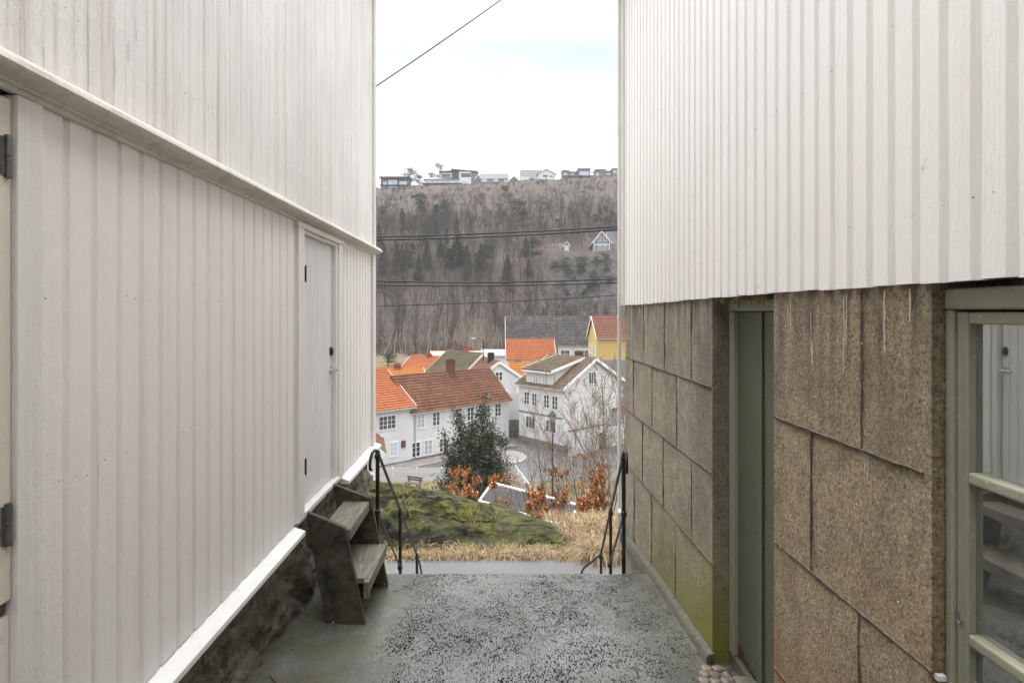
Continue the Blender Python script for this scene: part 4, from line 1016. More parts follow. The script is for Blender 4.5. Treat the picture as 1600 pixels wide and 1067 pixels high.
m = MB(); z_ = EYE - 10.83; m.obox(V3((*Cn, z_)) + oF * 0.05, FD * 6.5, oF * -0.05, UP * 0.12); m.build('band_board', M['slate_board'], h.t)
# dormer
ta, tb = 1.55, 5.35; zd = EYE - 6.15
dr = MB(); a = V3((*Cn, 0)) + FD * ta; b = V3((*Cn, 0)) + FD * tb
zz = lambda p, q: V3((p.x, p.y, q))
wall_face(dr, [zz(a, zeW - 0.05), zz(b, zeW - 0.05), zz(b, zd), zz(a, zd)], FD)
for p in (a, b): wall_face(dr, [zz(p, zeW), zz(p, zd), zz(p + GDd * 4.93, zrW)], GDd)
dm = dr.build('dormer', M['white_board'], h.t)
m = MB(); s = GDd * 4.93 + UP * (zrW - zd); su = s.normalized(); p0 = zz(a, zd) - FD * 0.3 - su * 0.4 + UP * 0.03
tile_plane(m, p0 + UP * 0.10, FD, su, tb - ta + 0.6, s.length + 0.4); m.obox(p0, FD * (tb - ta + 0.6), su * (s.length + 0.4), UP * 0.09); m.build('dormer_roof', M['t_moss'], dm)
m = MB(); m.obox(p0 - UP * 0.16, FD * (tb - ta + 0.6), su * 0.035, UP * 0.25); m.obox(p0 - UP * 0.12 - FD * 0.04, FD * 0.038, su * (s.length + 0.3), UP * 0.3); m.obox(p0 - UP * 0.12 + FD * (tb - ta + 0.602), FD * 0.038, su * (s.length + 0.3), UP * 0.3); m.build('dormer_trim', M['win_white'], dm)
for q in ((833.5, 584, 840.5, 600), (848.5, 586.5, 855, 603)): win_px(h, h.A, FD, oF, *q, 2, 1, GL, parent=dm)
chimney(h, 8.9, 63.5, 0.8, EYE - 6.4, EYE - 4.35, M['brick'])
# gable porch
m = MB(); q = V3((*Cn, 0)) + GDd * 8.1; m.obox(zz(q, EYE - 14.2) + oG * 0.01, GDd * 1.7, oG * 1.4, UP * 3.4); pw_ = m.build('porch', M['white_board'], h.t)
m = MB(); m.obox(zz(q, EYE - 10.75) - GDd * 0.25 + oG * 0.01, GDd * 2.2, oG * 1.75 - UP * 0.25, UP * 0.18); m.build('porch_roof', M['t_brown'], pw_)
win(pw_, zz(q, EYE - 12.4) + GDd * 0.35 + oG * 1.4, GDd, oG, 0.9, 1.0, 2, 2, GD)
# white garden wall with a dark cap and an opening
t = thing('garden_wall', (9, 57.5, EYE - 14.2), 'white rendered garden wall with dark cap and dark doorway below the broad gable', 'wall')
q = V3((6.9, 56.6, 0))
m = MB(); m.obox(zz(q, EYE - 14.2), GDd * 4.4, oG * 0.25, UP * 2.45); m.obox(zz(q, EYE - 14.2) + GDd * 5.6, GDd * 3.6, oG * 0.25, UP * 2.2); m.obox(zz(q, EYE - 12.5) + GDd * 4.401, GDd * 1.198, oG * 0.24, UP * 0.72); m.build('wall', M['plain_white'], t)
m = MB(); m.obox(zz(q, EYE - 11.745) - GDd * 0.05 + oG * -0.04, GDd * 5.7, oG * 0.33, UP * 0.09); m.obox(zz(q, EYE - 11.99) + GDd * 5.68 + oG * -0.04, GDd * 3.6, oG * 0.33, UP * 0.09); m.build('cap', M['slate_board'], t)
m = MB(); m.obox(zz(q, EYE - 14.2) + GDd * 4.402 + oG * 0.06, GDd * 1.196, oG * 0.06, UP * 1.69); m.build('opening_shade', M['dark_board'], t)  # dark panel stands in for the shade inside the wall opening
# small gabled house between the two
g2, r2 = d2(0.953, 0.302), d2(-0.302, 0.953)
h = house('house', 'small white gabled house with rust-brown roof and black chimney behind the long house', (-2.36, 71.2), r2, 10, g2, 5.24, EYE - 13.6, EYE - 8.09, EYE - 6.32, M['white_board'], M['t_brown'])
win_px(h, h.A, g2, -r2, 774.5, 581.5, 784.5, 594, 2, 2, GD); chimney(h, -0.9, 74.5, 0.85, EYE - 7.2, EYE - 5.3, M['black'])
# moss-grown roof
h = house('house', 'white house with dull moss-brown tiled roof left of the small gabled house', (-5.0, 75.9), FD, 8, GDd, 7.6, EYE - 13.4, EYE - 8.66, EYE - 5.8, M['white_board'], M['t_green'])
h = house('house', 'far white house under a pale orange roof with a slender red chimney', (-6.15, 85.2), d2(-.95, .31), 9, d2(.31, .95), 7, EYE - 12.5, EYE - 8.7, EYE - 7.1, M['white_board'], M['t_orange'])
chimney(h, -10.75, 90.3, 0.75, EYE - 8.2, EYE - 6.6, M['brick_red'])
h = house('house', 'house with golden orange roof rising just behind the bright orange one', (-15.6, 67.4), d2(.97, .24), 7, d2(-.24, .97), 6, EYE - 13.8, EYE - 8.9, EYE - 7.05, M['white_board'], M['t_gold'])
chimney(h, -12.4, 71.3, 0.75, EYE - 8.0, EYE - 6.45, M['brick_red'])
h = house('house', 'house with salmon sheet roof and red chimney at the foot of the woods', (-10.9, 95.0), d2(1, .1), 8, d2(-.1, 1), 6, EYE - 11.5, EYE - 8.5, EYE - 6.78, M['white_board'], M['t_salmon'], tile=False)
chimney(h, -5.45, 98.3, 0.95, EYE - 7.5, EYE - 5.75, M['brick_red'])
h = house('house', 'low white house with flat grey roof between the lamp post and dark roof', (-2.4, 93), d2(1, 0), 4.4, d2(0, 1), 6, EYE - 11.2, EYE - 7.0, EYE - 6.35, M['white_board'], M['roof_light'], tile=False)
h = house('house', 'large white house under a long dark grey pantile roof at the wood edge', (1.5, 95), d2(1, 0), 14.2, d2(0, 1), 10, EYE - 12, EYE - 5.45, EYE - 0.95, M['white_board'], M['t_dark'], ov=0.25)
for q in ((876.5, 547.5, 889.5, 558), (906.5, 547.5, 919, 558)): win_px(h, h.A, d2(1, 0), d2(0, -1), *q, 4, 2, GD)
h = house('house', 'white house with clean orange pantile roof in front of the dark roof', (1.25, 82), d2(1, 0), 6.9, d2(0, 1), 6, EYE - 13, EYE - 6.55, EYE - 4.2, M['white_board'], M['t_orange'], gov=0.12)
win_px(h, h.A, d2(1, 0), d2(0, -1), 803.6, 562, 814, 568.5, 3, 1, GD)
h = house('house', 'small low annexe with orange roof tucked behind the dormer house', (1.5, 77), d2(1, 0), 3.6, d2(0, 1), 4, EYE - 13.5, EYE - 8.5, EYE - 7.1, M['white_board'], M['t_gold'], gov=0.1)
h = house('house', 'yellow wooden house with red-brown tiled roof at the right', (13.5, 78), d2(1, 0), 8, d2(0, 1), 8, EYE - 12.5, EYE - 3.45, EYE - 0.75, M['yellow_board'], M['t_redbrown'], ov=0.3, found=6.0, fmat=simple('grey_render', (0.24, 0.25, 0.27), 0.85, 0.15, 2, 0.1))
for x in (79.3, 82, 84.3): win(h.t, V3((13.5, x, EYE - 6.0)), d2(0, 1), d2(-1, 0), 0.8, 1.2, 2, 2, GL)
# little gabled building right below the rock on the left
h = house('outbuilding', 'small white outbuilding with brown verge just past the left house corner', (-13.0, 33), d2(-.235, 1), 4, d2(1, .235), 6.0, EYE - 12.5, EYE - 8.25, EYE - 5.5, M['white_board'], M['t_brown'], ov=0.35, cat='outbuilding')
win(h.t, V3((-13.0, 33, EYE - 10.6)) + d2(1, .235) * 5.2, d2(1, .235), d2(.235, -1), 0.5, 0.9, 1, 2, GD)
# planter: pale boards on a dark stone retaining wall
t = thing('retaining_wall', (2.0, 66, EYE - 14.2), 'dark stone retaining wall topped by pale board fence between the two white houses', 'wall')
m = MB(); m.box(1.0, 3.4, 65.6, 68.5, EYE - 14.2, EYE - 12.3); m.build('stone_wall', M['stone_grey'], t)
m = MB(); m.box(0.98, 3.4, 65.52, 65.58, EYE - 12.28, EYE - 9.2); m.box(0.98, 1.04, 65.59, 68.5, EYE - 12.28, EYE - 9.2)
for k in range(13): m.box(1.0 + k * 0.19, 1.13 + k * 0.19, 65.49, 65.519, EYE - 12.25, EYE - 9.25)
m.build('board_panel', M['plain_white'], t)

# ---------------------------------------------------------------- street furniture
def fence(name, label, a, b, ztop, hgt, n_post):
    a, b = V3((*a, 0)), V3((*b, 0)); e = (b - a); L = e.length; e.normalize(); out = V3((e.y, -e.x, 0))
    t = thing(name, (a.x, a.y, ztop - hgt), label, 'fence'); m = MB(); n = int(L / 0.135)
    for k in range(n):
        p = a + e * (k * 0.135); m.obox(zz(p, ztop - hgt + 0.05) + out * 0.03, e * 0.105, out * 0.022, UP * (hgt - 0.05 - 0.02 * (k % 3 == 0)))
    m.build('board_panel', M['plain_white'], t)
    m = MB()
    for z in (0.22, 0.8): m.obox(zz(a, ztop - hgt + z) - out * 0.005, e * L, out * 0.032, UP * 0.09)
    m.build('rail', M['win_white'], t)
    for k in range(n_post):
        p = a + e * (L * k / (n_post - 1)); m = MB(); m.obox(zz(p, ztop - hgt - 0.4) - e * 0.045 - out * 0.10, e * 0.09, out * 0.09, UP * (hgt + 0.42)); m.build('post', M['win_white'], t)
fence('fence', 'long white board fence across the grass below the long house', (-10.4, 46.2), (-2.6, 46.2), EYE - 12.5, 1.15, 5)
fence('fence', 'short white fence slanting beside the lane right of the evergreen tree', (1.35, 45.5), (2.2, 40.5), EYE - 12.25, 0.7, 3)
t = thing('bench', (-6.3, 42, ground_z(0, 42)), 'weathered wooden bench on the grass by the white fence', 'bench')
bx, bz = -6.3, ground_z(0, 42); wdm = simple('grey_bench_wood', (0.10, 0.085, 0.075), 0.8, 0.3, 6, 0.2)
ub = d2(1, -0.45); vb = d2(0.45, 1)
m = MB(); [m.obox(V3((bx, 42, bz + 0.46)) - ub * 0.65 + vb * (k * 0.14), ub * 1.3, vb * 0.11, UP * 0.05) for k in range(3)]; m.build('seat', wdm, t)
m = MB(); [m.obox(V3((bx, 42, bz + 0.62 + k * 0.17)) - ub * 0.65 + vb * 0.44, ub * 1.3, vb * 0.04, UP * 0.12) for k in range(2)]; m.build('backrest', wdm, t)
for s in (-0.5, 0.42):
    m = MB(); m.obox(V3((bx, 42, bz - 0.05)) + ub * s, ub * 0.08, vb * 0.08, UP * 0.5); m.obox(V3((bx, 42, bz - 0.05)) + ub * s + vb * 0.38, ub * 0.08, vb * 0.06, UP * 0.95); m.build('leg', wdm, t)
# old lantern on a pole
lx, ly = (863.3 - CX) * 36 / F, 36.0
t = thing('street_lamp', (lx, ly, ground_z(0, 36)), 'old style black street lantern on a slim pole above the lane', 'street lamp')
m = MB(); zt = EYE - (659 - CY) * 36 / F; m.tube([(lx, ly, ground_z(0, 36) - 0.2), (lx, ly, ground_z(0, 36) + 1.0), (lx, ly, zt)], [0.075, 0.06, 0.045], 10); m.build('pole', M['iron'], t)
m = MB(); m.tube([(lx, ly, zt), (lx, ly, zt + 0.4)], [0.11, 0.19], 6); m.build('lantern_glass', M['glass_light'], t)
m = MB(); m.tube([(lx, ly, zt + 0.401), (lx, ly, zt + 0.45), (lx, ly, zt + 0.62), (lx, ly, zt + 0.7)], [0.27, 0.25, 0.08, 0.02], 6); m.tube([(lx, ly, zt - 0.08), (lx, ly, zt)], [0.05, 0.13], 8)
for k in range(6):
    a = k * math.pi / 3; m.tube([(lx + 0.115 * math.cos(a), ly + 0.115 * math.sin(a), zt), (lx + 0.2 * math.cos(a), ly + 0.2 * math.sin(a), zt + 0.4)], 0.014, 5)
m.build('lantern_cap', M['iron'], t)
lx = (755 - CX) * 76 / F
t = thing('street_lamp', (lx, 76, -11), 'slim street lamp with a pale head sticking up behind the red roof', 'street lamp')
m = MB(); m.tube([(lx, 76, -11.5), (lx, 76, EYE - 3.75)], [0.09, 0.06], 8); m.tube([(lx, 76, EYE - 3.8), (lx - 0.5, 76, EYE - 3.6), (lx - 1.0, 76, EYE - 3.58)], 0.03, 6); m.build('pole', M['iron'], t)
m = MB(); m.tube([(lx - 0.95, 76, EYE - 3.58), (lx - 1.15, 76, EYE - 3.56), (lx - 1.7, 76, EYE - 3.56)], [0.06, 0.14, 0.08], 8); m.build('lamp_head', M['roof_light'], t)
lx = (870.5 - CX) * 80 / F
t = thing('utility_pole', (lx, 80, -11), 'wooden utility pole standing before the long dark roof', 'utility pole')
m = MB(); m.tube([(lx, 80, -11.5), (lx, 80, EYE - 0.6)], [0.14, 0.10], 8); m.build('pole', M['bark'], t)
m = MB(); m.box(lx - 0.5, lx + 0.5, 79.87, 79.95, EYE - 1.2, EYE - 1.1); m.build('crossarm', M['bark'], t)
for s in (-0.42, 0, 0.42):
    m = MB(); m.lathe((lx + s, 79.91, EYE - 1.1), [(0.03, 0), (0.06, 0.05), (0.05, 0.16), (0.001, 0.2)], 8); m.build('insulator', M['glass_light'], t)

# cables across the view
def cable(label, pts, rad, sag=0.0):
    pts = [V3(p) for p in pts]; path = []
    a, mmid, b = pts[0], pts[1], pts[2]
    for k in range(41):
        t_ = -0.9 + 2.8 * k / 40
        path.append(a * (2 * (t_ - .5) * (t_ - 1)) + mmid * (4 * t_ * (1 - t_)) + b * (2 * t_ * (t_ - .5)))
    m = MB(); m.tube(path, rad, 6); o = m.build('overhead_cable', M['black'], None, smooth=True); tag(o, label, 'cable', 'overhead cables')
YC = 13.0
cable('upper cable of the highest thick pair crossing the wooded slope', (P(590, 370.5, YC), P(778, 364.3, YC), P(965, 354.6, YC)), 0.016)
cable('lower cable of the highest thick pair crossing the wooded slope', (P(590, 375.2, YC), P(778, 369.6, YC), P(965, 358.8, YC)), 0.016)
cable('upper cable of the second pair crossing below the small cabin', (P(590, 439.3, YC), P(778, 441.0, YC), P(965, 435.8, YC)), 0.016)
cable('lower cable of the second pair crossing below the small cabin', (P(590, 445.6, YC), P(778, 446.6, YC), P(965, 441.5, YC)), 0.014)
cable('thin lone cable lowest of all, just above the dark roof', (P(590, 478, YC), P(778, 471.8, YC), P(965, 461.3, YC)), 0.010)
m = MB(); a, b = P(560, 153.5, 9.0), P(830, -33.5, 8.0); m.tube([a.lerp(b, t_) - UP * (0.02 * 4 * t_ * (1 - t_)) for t_ in np.linspace(-0.3, 2.2, 24)], 0.0085, 6)
tag(m.build('overhead_cable', M['black'], None, smooth=True), 'single cable slanting steeply up across the open sky', 'cable', 'overhead cables')

# ---------------------------------------------------------------- hillside: houses
def hill_hit(px, py):
    for Y in np.arange(126, 300, 0.5):
        x = (px - CX) * Y / F; zr_ = EYE - (py - CY) * Y / F
        if hill_z(x, Y) >= zr_: return x, Y, zr_
    Y = 299; return (px - CX) * Y / F, Y, hill_z((px - CX) * Y / F, Y)
YS = 300.0
def q(px, py, Y=YS): return P(px, py, Y)
def fbox(m, x0, y0, x1, y1, d, Y=YS, dy=0.0):
    a, b = q(x0, y1, Y), q(x1, y0, Y); m.box(a.x, b.x, Y + dy, Y + dy + d, a.z, b.z)
def fwin(parent, x0, y0, x1, y1, cols, rows, glass, Y=YS, dy=0.0, frame=None):
    a, b = q(x0, y1, Y), q(x1, y0, Y); win(parent, V3((a.x, Y + dy, a.z)), V3((1, 0, 0)), V3((0, -1, 0)), b.x - a.x, b.z - a.z, cols, rows, glass, frame, cas=0.1)
# dark flat-roofed house on the left
c0 = q(617, 296); t = thing('house', (c0.x, YS + 4, c0.z), 'dark boarded modern house with flat roof and big panes, leftmost on the ridge', 'house')
m = MB(); fbox(m, 595, 278.5, 639, 300, 8); m.build('wall', M['dark_board'], t)
m = MB(); fbox(m, 593, 276.8, 641, 278.4, 10.2, dy=-1.2); m.build('roof', M['dark_board'], t)
m = MB(); fbox(m, 594.5, 289.6, 640, 291, 1.6, dy=-1.7); m.build('balcony', M['dark_board'], t)
for a in ((606.5, 281.5, 620.5, 289, 4), (598.5, 284, 604, 289, 2), (624, 283.5, 636, 289, 3)): fwin(t, *a[:4], a[4], 1, GL, frame=M['dark_board'])
for a in ((597, 292, 602, 295, 2), (606.5, 291.8, 620.5, 295.3, 4), (625, 291.5, 628, 295, 1), (632, 291.5, 635, 295, 1)): fwin(t, *a[:4], a[4], 1, GL)
# large modern house
c0 = q(705, 288); t = thing('house', (c0.x, YS + 6, c0.z), 'large modern house of stacked grey and white boxes above a white terrace', 'house')
m = MB(); fbox(m, 663.5, 281, 720, 292, 9); m.build('wall', M['plain_white'], t)
m = MB()
a, b, c_, d_ = q(661.5, 280.8), q(719, 280.8), q(712, 274.5), q(668, 274.5)
m.add([(a.x, YS - .9, a.z), (b.x, YS - .9, b.z), (c_.x, YS + 4, c_.z), (d_.x, YS + 4, d_.z), (a.x, YS + 9.5, a.z), (b.x, YS + 9.5, b.z)], [(0, 1, 2, 3), (0, 3, 4), (1, 5, 2), (3, 2, 5, 4), (0, 4, 5, 1)]); m.build('roof', M['roof_slate'], t)
m = MB(); fbox(m, 705, 265.8, 718.5, 288, 6, dy=4); m.build('dark_wall', M['slate_board'], t)
m = MB(); fbox(m, 736, 266.5, 746, 290, 7, dy=1.2); m.build('dark_wall', M['slate_board'], t)
m = MB(); fbox(m, 687.5, 267, 705, 276, 6, dy=4.1); fbox(m, 717.2, 267, 736, 290, 6, dy=1.0); m.build('wall_upper', M['plain_white'], t)
m = MB(); a, b = q(686.5, 266.6), q(705.5, 265.2); m.prism([(a.x, YS + 3.2, a.z), (b.x, YS + 3.2, b.z), (b.x, YS + 3.2, b.z + .35), (a.x, YS + 3.2, a.z + .35)], (0, 7.5, 0))
a, b = q(704.5, 263.6), q(747, 267.2); m.prism([(a.x, YS + .3, a.z - .35), (b.x, YS + .3, b.z - .35), (b.x, YS + .3, b.z), (a.x, YS + .3, a.z)], (0, 10, 0)); m.build('flat_roof', M['roof_slate'], t)
m = MB(); fbox(m, 660, 287.6, 722, 288.6, 3, dy=-2.5); m.build('terrace', M['slate_board'], t)
for a in ((688.5, 269.5, 702.5, 274.2, 1, YS + 4.1), (720, 270.5, 735.5, 276.5, 1, YS + 1.0), (738, 273, 745, 276, 3, YS + 1.2)): 
    Yw = a[5]; k_ = Yw / YS; aa, bb = q(a[0], a[3]), q(a[2], a[1]); win(t, V3((aa.x, Yw, aa.z)), V3((1, 0, 0)), V3((0, -1, 0)), bb.x - aa.x, bb.z - aa.z, a[4], 1, GD, cas=.08)
for a in ((666, 282.5, 671.5, 287, 2), (673, 282.5, 679, 287, 2), (681, 282.5, 686.5, 287, 2), (690, 282, 696, 287, 2), (698, 282, 703, 287, 2), (709, 282, 716, 287, 2)): fwin(t, *a[:4], a[4], 1, GL)
fwin(t, 721.5, 282, 729, 287.5, 3, 1, GL, dy=1.0)
def gable_front(name, label, x0, x1, y0, ye, yr, yb, depth, ridge_dir, wmat, rmat, Y=YS): pass
# small dark gable and the long low house
c0 = q(746, 286); h = house('house', 'small dark gabled house with white verges between the large modern house and low one', (q(742, 0).x, YS + 1), d2(0, 1), 9, d2(1, 0), 3.4, q(0, 290).z, q(0, 279).z, q(0, 272.2).z, M['slate_board'], M['roof_slate'], tile=False)
h = house('house', 'long low dark grey house with white windows near the middle of the ridge', (q(750, 0).x, YS), d2(1, 0), 14.7, d2(0, 1), 9, q(0, 290).z, q(0, 278.5).z, q(0, 271.5, 304).z, M['slate_board'], M['roof_slate'], tile=False)
for a in ((752.5, 279.5, 759.5, 284, 1, GL), (762, 280, 769, 284, 3, GD), (771.5, 280, 778, 284, 2, GL), (788, 281.5, 794.5, 285.5, 1, GL)): fwin(h.t, *a[:4], a[4], 1, a[5])
chimney(h, q(774.5, 0).x, YS + 5, 0.8, q(0, 274).z, q(0, 269.4).z, M['black'])
h = house('house', 'low dark annexe house with pale verge left of the white ridge house', (q(796.5, 0).x, YS + 2), d2(0, 1), 7, d2(1, 0), 4.6, q(0, 289).z, q(0, 280).z, q(0, 273.8).z, M['slate_board'], M['roof_slate'], tile=False)
h = house('house', 'white two-gabled house with black chimney standing on the ridge', (q(814, 0).x, YS + 1), d2(1, 0), 11.0, d2(0, 1), 9, q(0, 285).z, q(0, 273.8).z, q(0, 265.5, 305).z, M['plain_white'], M['roof_slate'], tile=False)
fwin(h.t, 827, 274.5, 838, 278.5, 3, 1, GL, dy=1); chimney(h, q(841.3, 0).x, YS + 5.2, 0.7, q(0, 268).z, q(0, 263.4).z, M['black'])
zz2 = q(0, 284).z
m = MB(); a, b = q(840.5, 284), q(866.5, 284); A0, B0 = V3((a.x, YS - 1, a.z)), V3((b.x, YS - 1, b.z)); ze_, zr2 = q(0, 272.5).z, q(0, 266).z; mid = (A0 + B0) / 2
m.prism([A0, B0, zz(B0, ze_), zz(mid, zr2), zz(A0, ze_)], (0, 8, 0)); m.build('gable_wing', M['plain_white'], h.t)
m = MB()
for s_, P0 in ((1, A0), (-1, B0)):
    dv = V3((mid.x - P0.x, 0, zr2 - ze_)); m.obox(zz(P0, ze_) - dv * 0.16 + V3((0, -.5, .03)), dv * 1.16, V3((0, 8.6, 0)), V3((0, 0, .3)))
m.build('wing_roof', M['roof_light'], h.t)
fwin(h.t, 848, 274, 855.5, 278, 4, 1, GD, dy=-1); fwin(h.t, 859, 275, 861.5, 278.5, 1, 1, GD, dy=-1); fwin(h.t, 862.8, 275, 864.5, 278.5, 1, 1, GD, dy=-1)
def cube_house(label, boxes, wins, base, rail=None):
    c0 = q(sum(b[0] for b in boxes) / len(boxes), base); t = thing('house', (c0.x, YS + 4, c0.z), label, 'house')
    for (x0, y0, x1, y1, d, dy) in boxes:
        m = MB(); fbox(m, x0, y0 + 1.2, x1, y1, d, dy=dy); m.build('wall', M['haze_grey'], t)
        m = MB(); fbox(m, x0 - .8, y0, x1 + .8, y0 + 1.1, d + 1.0, dy=dy - .5); m.build('roof', M['slate_board'], t)
    for a in wins: fwin(t, *a[:4], a[4], 1, GL, dy=a[5], frame=M['slate_board'])
    if rail:
        m = MB(); fbox(m, *rail, 2.0, dy=-2.6); m.build('terrace', M['slate_board'], t)
M['haze_grey'] = boards('grey_stained_boards', (0.17, 0.165, 0.16), 0.2, 0.2)
cube_house('grey flat-roofed house of two stepped boxes right of the white ridge house', [(879, 266, 889, 281, 6, 0.5), (888.5, 267.5, 904, 281, 6, 1.5), (903.5, 263.5, 922, 280, 7, 0)], [(881, 270, 886.5, 275, 2, 0.5), (905.5, 268, 920, 274, 4, 0.0), (892, 270, 897, 275, 2, 1.5)], 278, (878, 275.6, 926, 277.2))
cube_house('grey flat-roofed house rightmost on the ridge by the white corner', [(931, 264.5, 947, 281, 7, 0.5), (946.5, 266.5, 957, 280, 6, 1.5), (956.5, 263.5, 975, 280, 7, 0)], [(932, 270, 936, 275, 1, 0.5), (948, 269, 955, 273, 3, 1.5), (958.5, 267, 972, 270.5, 5, 0.0)], 278)
# grey villa and cabin half way up
xg, Yg, _ = hill_hit(938, 393)
Yg = 194.0; zbG = q(0, 392, Yg).z
h = house('house', 'blue-grey villa with white trim on the ledge above the cliff', (q(927.5, 0, Yg).x, Yg), d2(0.06, 1), 9.5, d2(1, -0.06), 5.4, zbG - 1.5, q(0, 377.5, Yg).z, q(0, 361.5, Yg).z, M['grey_board'], M['roof_slate'], tile=False, ov=0.6, gov=0.5)
h2 = h.t
m = MB(); A0 = V3((q(927.5, 0, Yg).x, Yg, 0)); e_ = d2(1, -0.06)
m.obox(zz(A0, q(0, 382.8, Yg).z) + V3((0, -.06, 0)), e_ * 5.4, V3((0, .05, 0)), UP * .28)
for s in (0, 5.2): m.obox(zz(A0, zbG - 1.4) + e_ * s + V3((0, -.065, 0)), e_ * .22, V3((0, .06, 0)), UP * (q(0, 377.5, Yg).z - zbG + 1.3))
m.build('white_trim', M['win_white'], h2)
for a in ((935, 370, 938.2, 376.5), (943.5, 370, 946.7, 376.5), (935, 384.5, 938.2, 390.5), (943.5, 384.5, 946.7, 390.5)): 
    aa, bb = q(a[0], a[3], Yg), q(a[2], a[1], Yg); tpos = (aa.x - A0.x); win(h2, zz(A0, aa.z) + e_ * tpos, e_, V3((-0.06, -1, 0)).normalized(), bb.x - aa.x, bb.z - aa.z, 2, 2, GD, cas=.11)
hw = house('house', 'right wing of the blue-grey villa with dark slate roof', (A0.x + 5.45, Yg + 2.2), d2(1, 0), 8, d2(0, 1), 6.5, zbG - 1.5, q(0, 378.5, Yg + 2).z, q(0, 362.3, Yg + 5).z, M['grey_board'], M['roof_slate'], tile=False, ov=0.5)
for a in ((956.5, 384, 961, 390), (964, 384, 968, 390)): fwin(hw.t, *a, 2, 2, GD, Y=Yg + 2.2)
Yc_ = 196.0
h = house('cabin', 'small brown-roofed cabin with white verge on the heath ledge', (q(864, 0, Yc_).x + 0.1, Yc_ + 2.4), d2(1, -.25), 5.4, d2(.25, 1), 3.6, q(0, 396, Yc_).z, q(0, 386.5, Yc_).z, q(0, 379, Yc_).z, M['grey_board'], M['roof_brown'], cat='cabin', tile=False, ov=0.35)
m = MB(); gx0, gx1 = q(880.5, 0, Yc_).x, q(890, 0, Yc_).x; A0 = V3((gx0, Yc_ - .3, q(0, 395, Yc_).z)); B0 = V3((gx1, Yc_ - .3, A0.z)); ze_ = q(0, 385, Yc_).z; zr2 = q(0, 378.6, Yc_).z; mid = (A0 + B0) / 2
m.prism([A0, B0, zz(B0, ze_), zz(mid, zr2), zz(A0, ze_)], (0, 3, 0)); m.build('gable_wing', M['grey_board'], h.t)
m = MB()
for P0 in (A0, B0):
    dv = V3((mid.x - P0.x, 0, zr2 - ze_)); m.obox(zz(P0, ze_) - dv * 0.35 + V3((0, -.4, .02)), dv * 1.35, V3((0, .2, 0)), V3((0, 0, .3)))
m.build('bargeboard', M['win_white'], h.t)
m = MB()
for P0 in (A0, B0):
    dv = V3((mid.x - P0.x, 0, zr2 - ze_)); m.obox(zz(P0, ze_) - dv * 0.35 + V3((0, -.2, .02)), dv * 1.35, V3((0, 3.2, 0)), V3((0, 0, .25)))
m.build('wing_roof', M['roof_brown'], h.t)
fwin(h.t, 882.5, 384.5, 885, 393, 1, 2, GL, Y=Yc_ - .3); fwin(h.t, 886, 384.5, 888.5, 393, 1, 2, GL, Y=Yc_ - .3)

# ---------------------------------------------------------------- vegetation generators
def unit(v): return v / np.linalg.norm(v)
def branchy(rg, H, r0, trunk_seg=6, n_br=16, n_tw=3, first=0.25, spread=0.9, up=0.6, lean=0.06, tw_seg=1, br_len=0.38, sub=0, crook=0.10):
    """bare tree as a list of segments (p, q, rp, rq)"""
    S = []; p = np.zeros(3); d = unit(np.array([rg.gauss(0, lean), rg.gauss(0, lean), 1.0])); path = [p.copy()]
    for k in range(trunk_seg):
        d = unit(d + np.array([rg.gauss(0, crook), rg.gauss(0, crook), 0.12])); q2 = p + d * H / trunk_seg
        ra, rb = r0 * (1 - k / trunk_seg) ** 0.8 + r0 * .06, r0 * (1 - (k + 1) / trunk_seg) ** 0.8 + r0 * .06
        S.append((p, q2, ra, rb)); p = q2; path.append(p.copy())
    for b in range(n_br):
        f = first + (1 - first) * (b + rg.random()) / n_br * 0.97; i = min(trunk_seg - 1, int(f * trunk_seg)); fr = f * trunk_seg - i
        o = path[i] + (path[i + 1] - path[i]) * fr; az = b * 2.4 + rg.gauss(0, .5)
        L = H * br_len * (1.05 - f) ** 0.75 * rg.uniform(.6, 1.15) + 0.05 * H
        dd = unit(np.array([math.cos(az) * spread, math.sin(az) * spread, up + rg.gauss(0, .2)])); rb = r0 * 0.42 * (1.1 - f)
        pp = o; pts = [o]
        for s in range(3):
            dd = unit(dd + np.array([rg.gauss(0, .18), rg.gauss(0, .18), 0.16])); nx_ = pp + dd * L / 3
            S.append((pp, nx_, rb * (1 - s / 3) + rb * .12, rb * (1 - (s + 1) / 3) + rb * .12)); pp = nx_; pts.append(pp)
        for t_ in range(n_tw):
            g = rg.uniform(.25, 1.0) * 2.999; i2 = int(g); o2 = pts[i2] + (pts[i2 + 1] - pts[i2]) * (g - i2)
            de = unit(dd + np.array([rg.gauss(0, .6), rg.gauss(0, .6), rg.gauss(.25, .4)])); Lt = L * rg.uniform(.25, .5); pp = o2
            for s in range(tw_seg):
                de = unit(de + np.array([rg.gauss(0, .15), rg.gauss(0, .15), .1])); nx_ = pp + de * Lt / tw_seg
                S.append((pp, nx_, rb * .30, rb * .14)); 
                for u_ in range(sub):
                    d3 = unit(de + np.array([rg.gauss(0, .6), rg.gauss(0, .6), rg.gauss(.1, .3)])); S.append((pp + (nx_ - pp) * rg.random(), pp + (nx_ - pp) * rg.random() + d3 * Lt * .5, rb * .16, rb * .08))
                pp = nx_
    return S
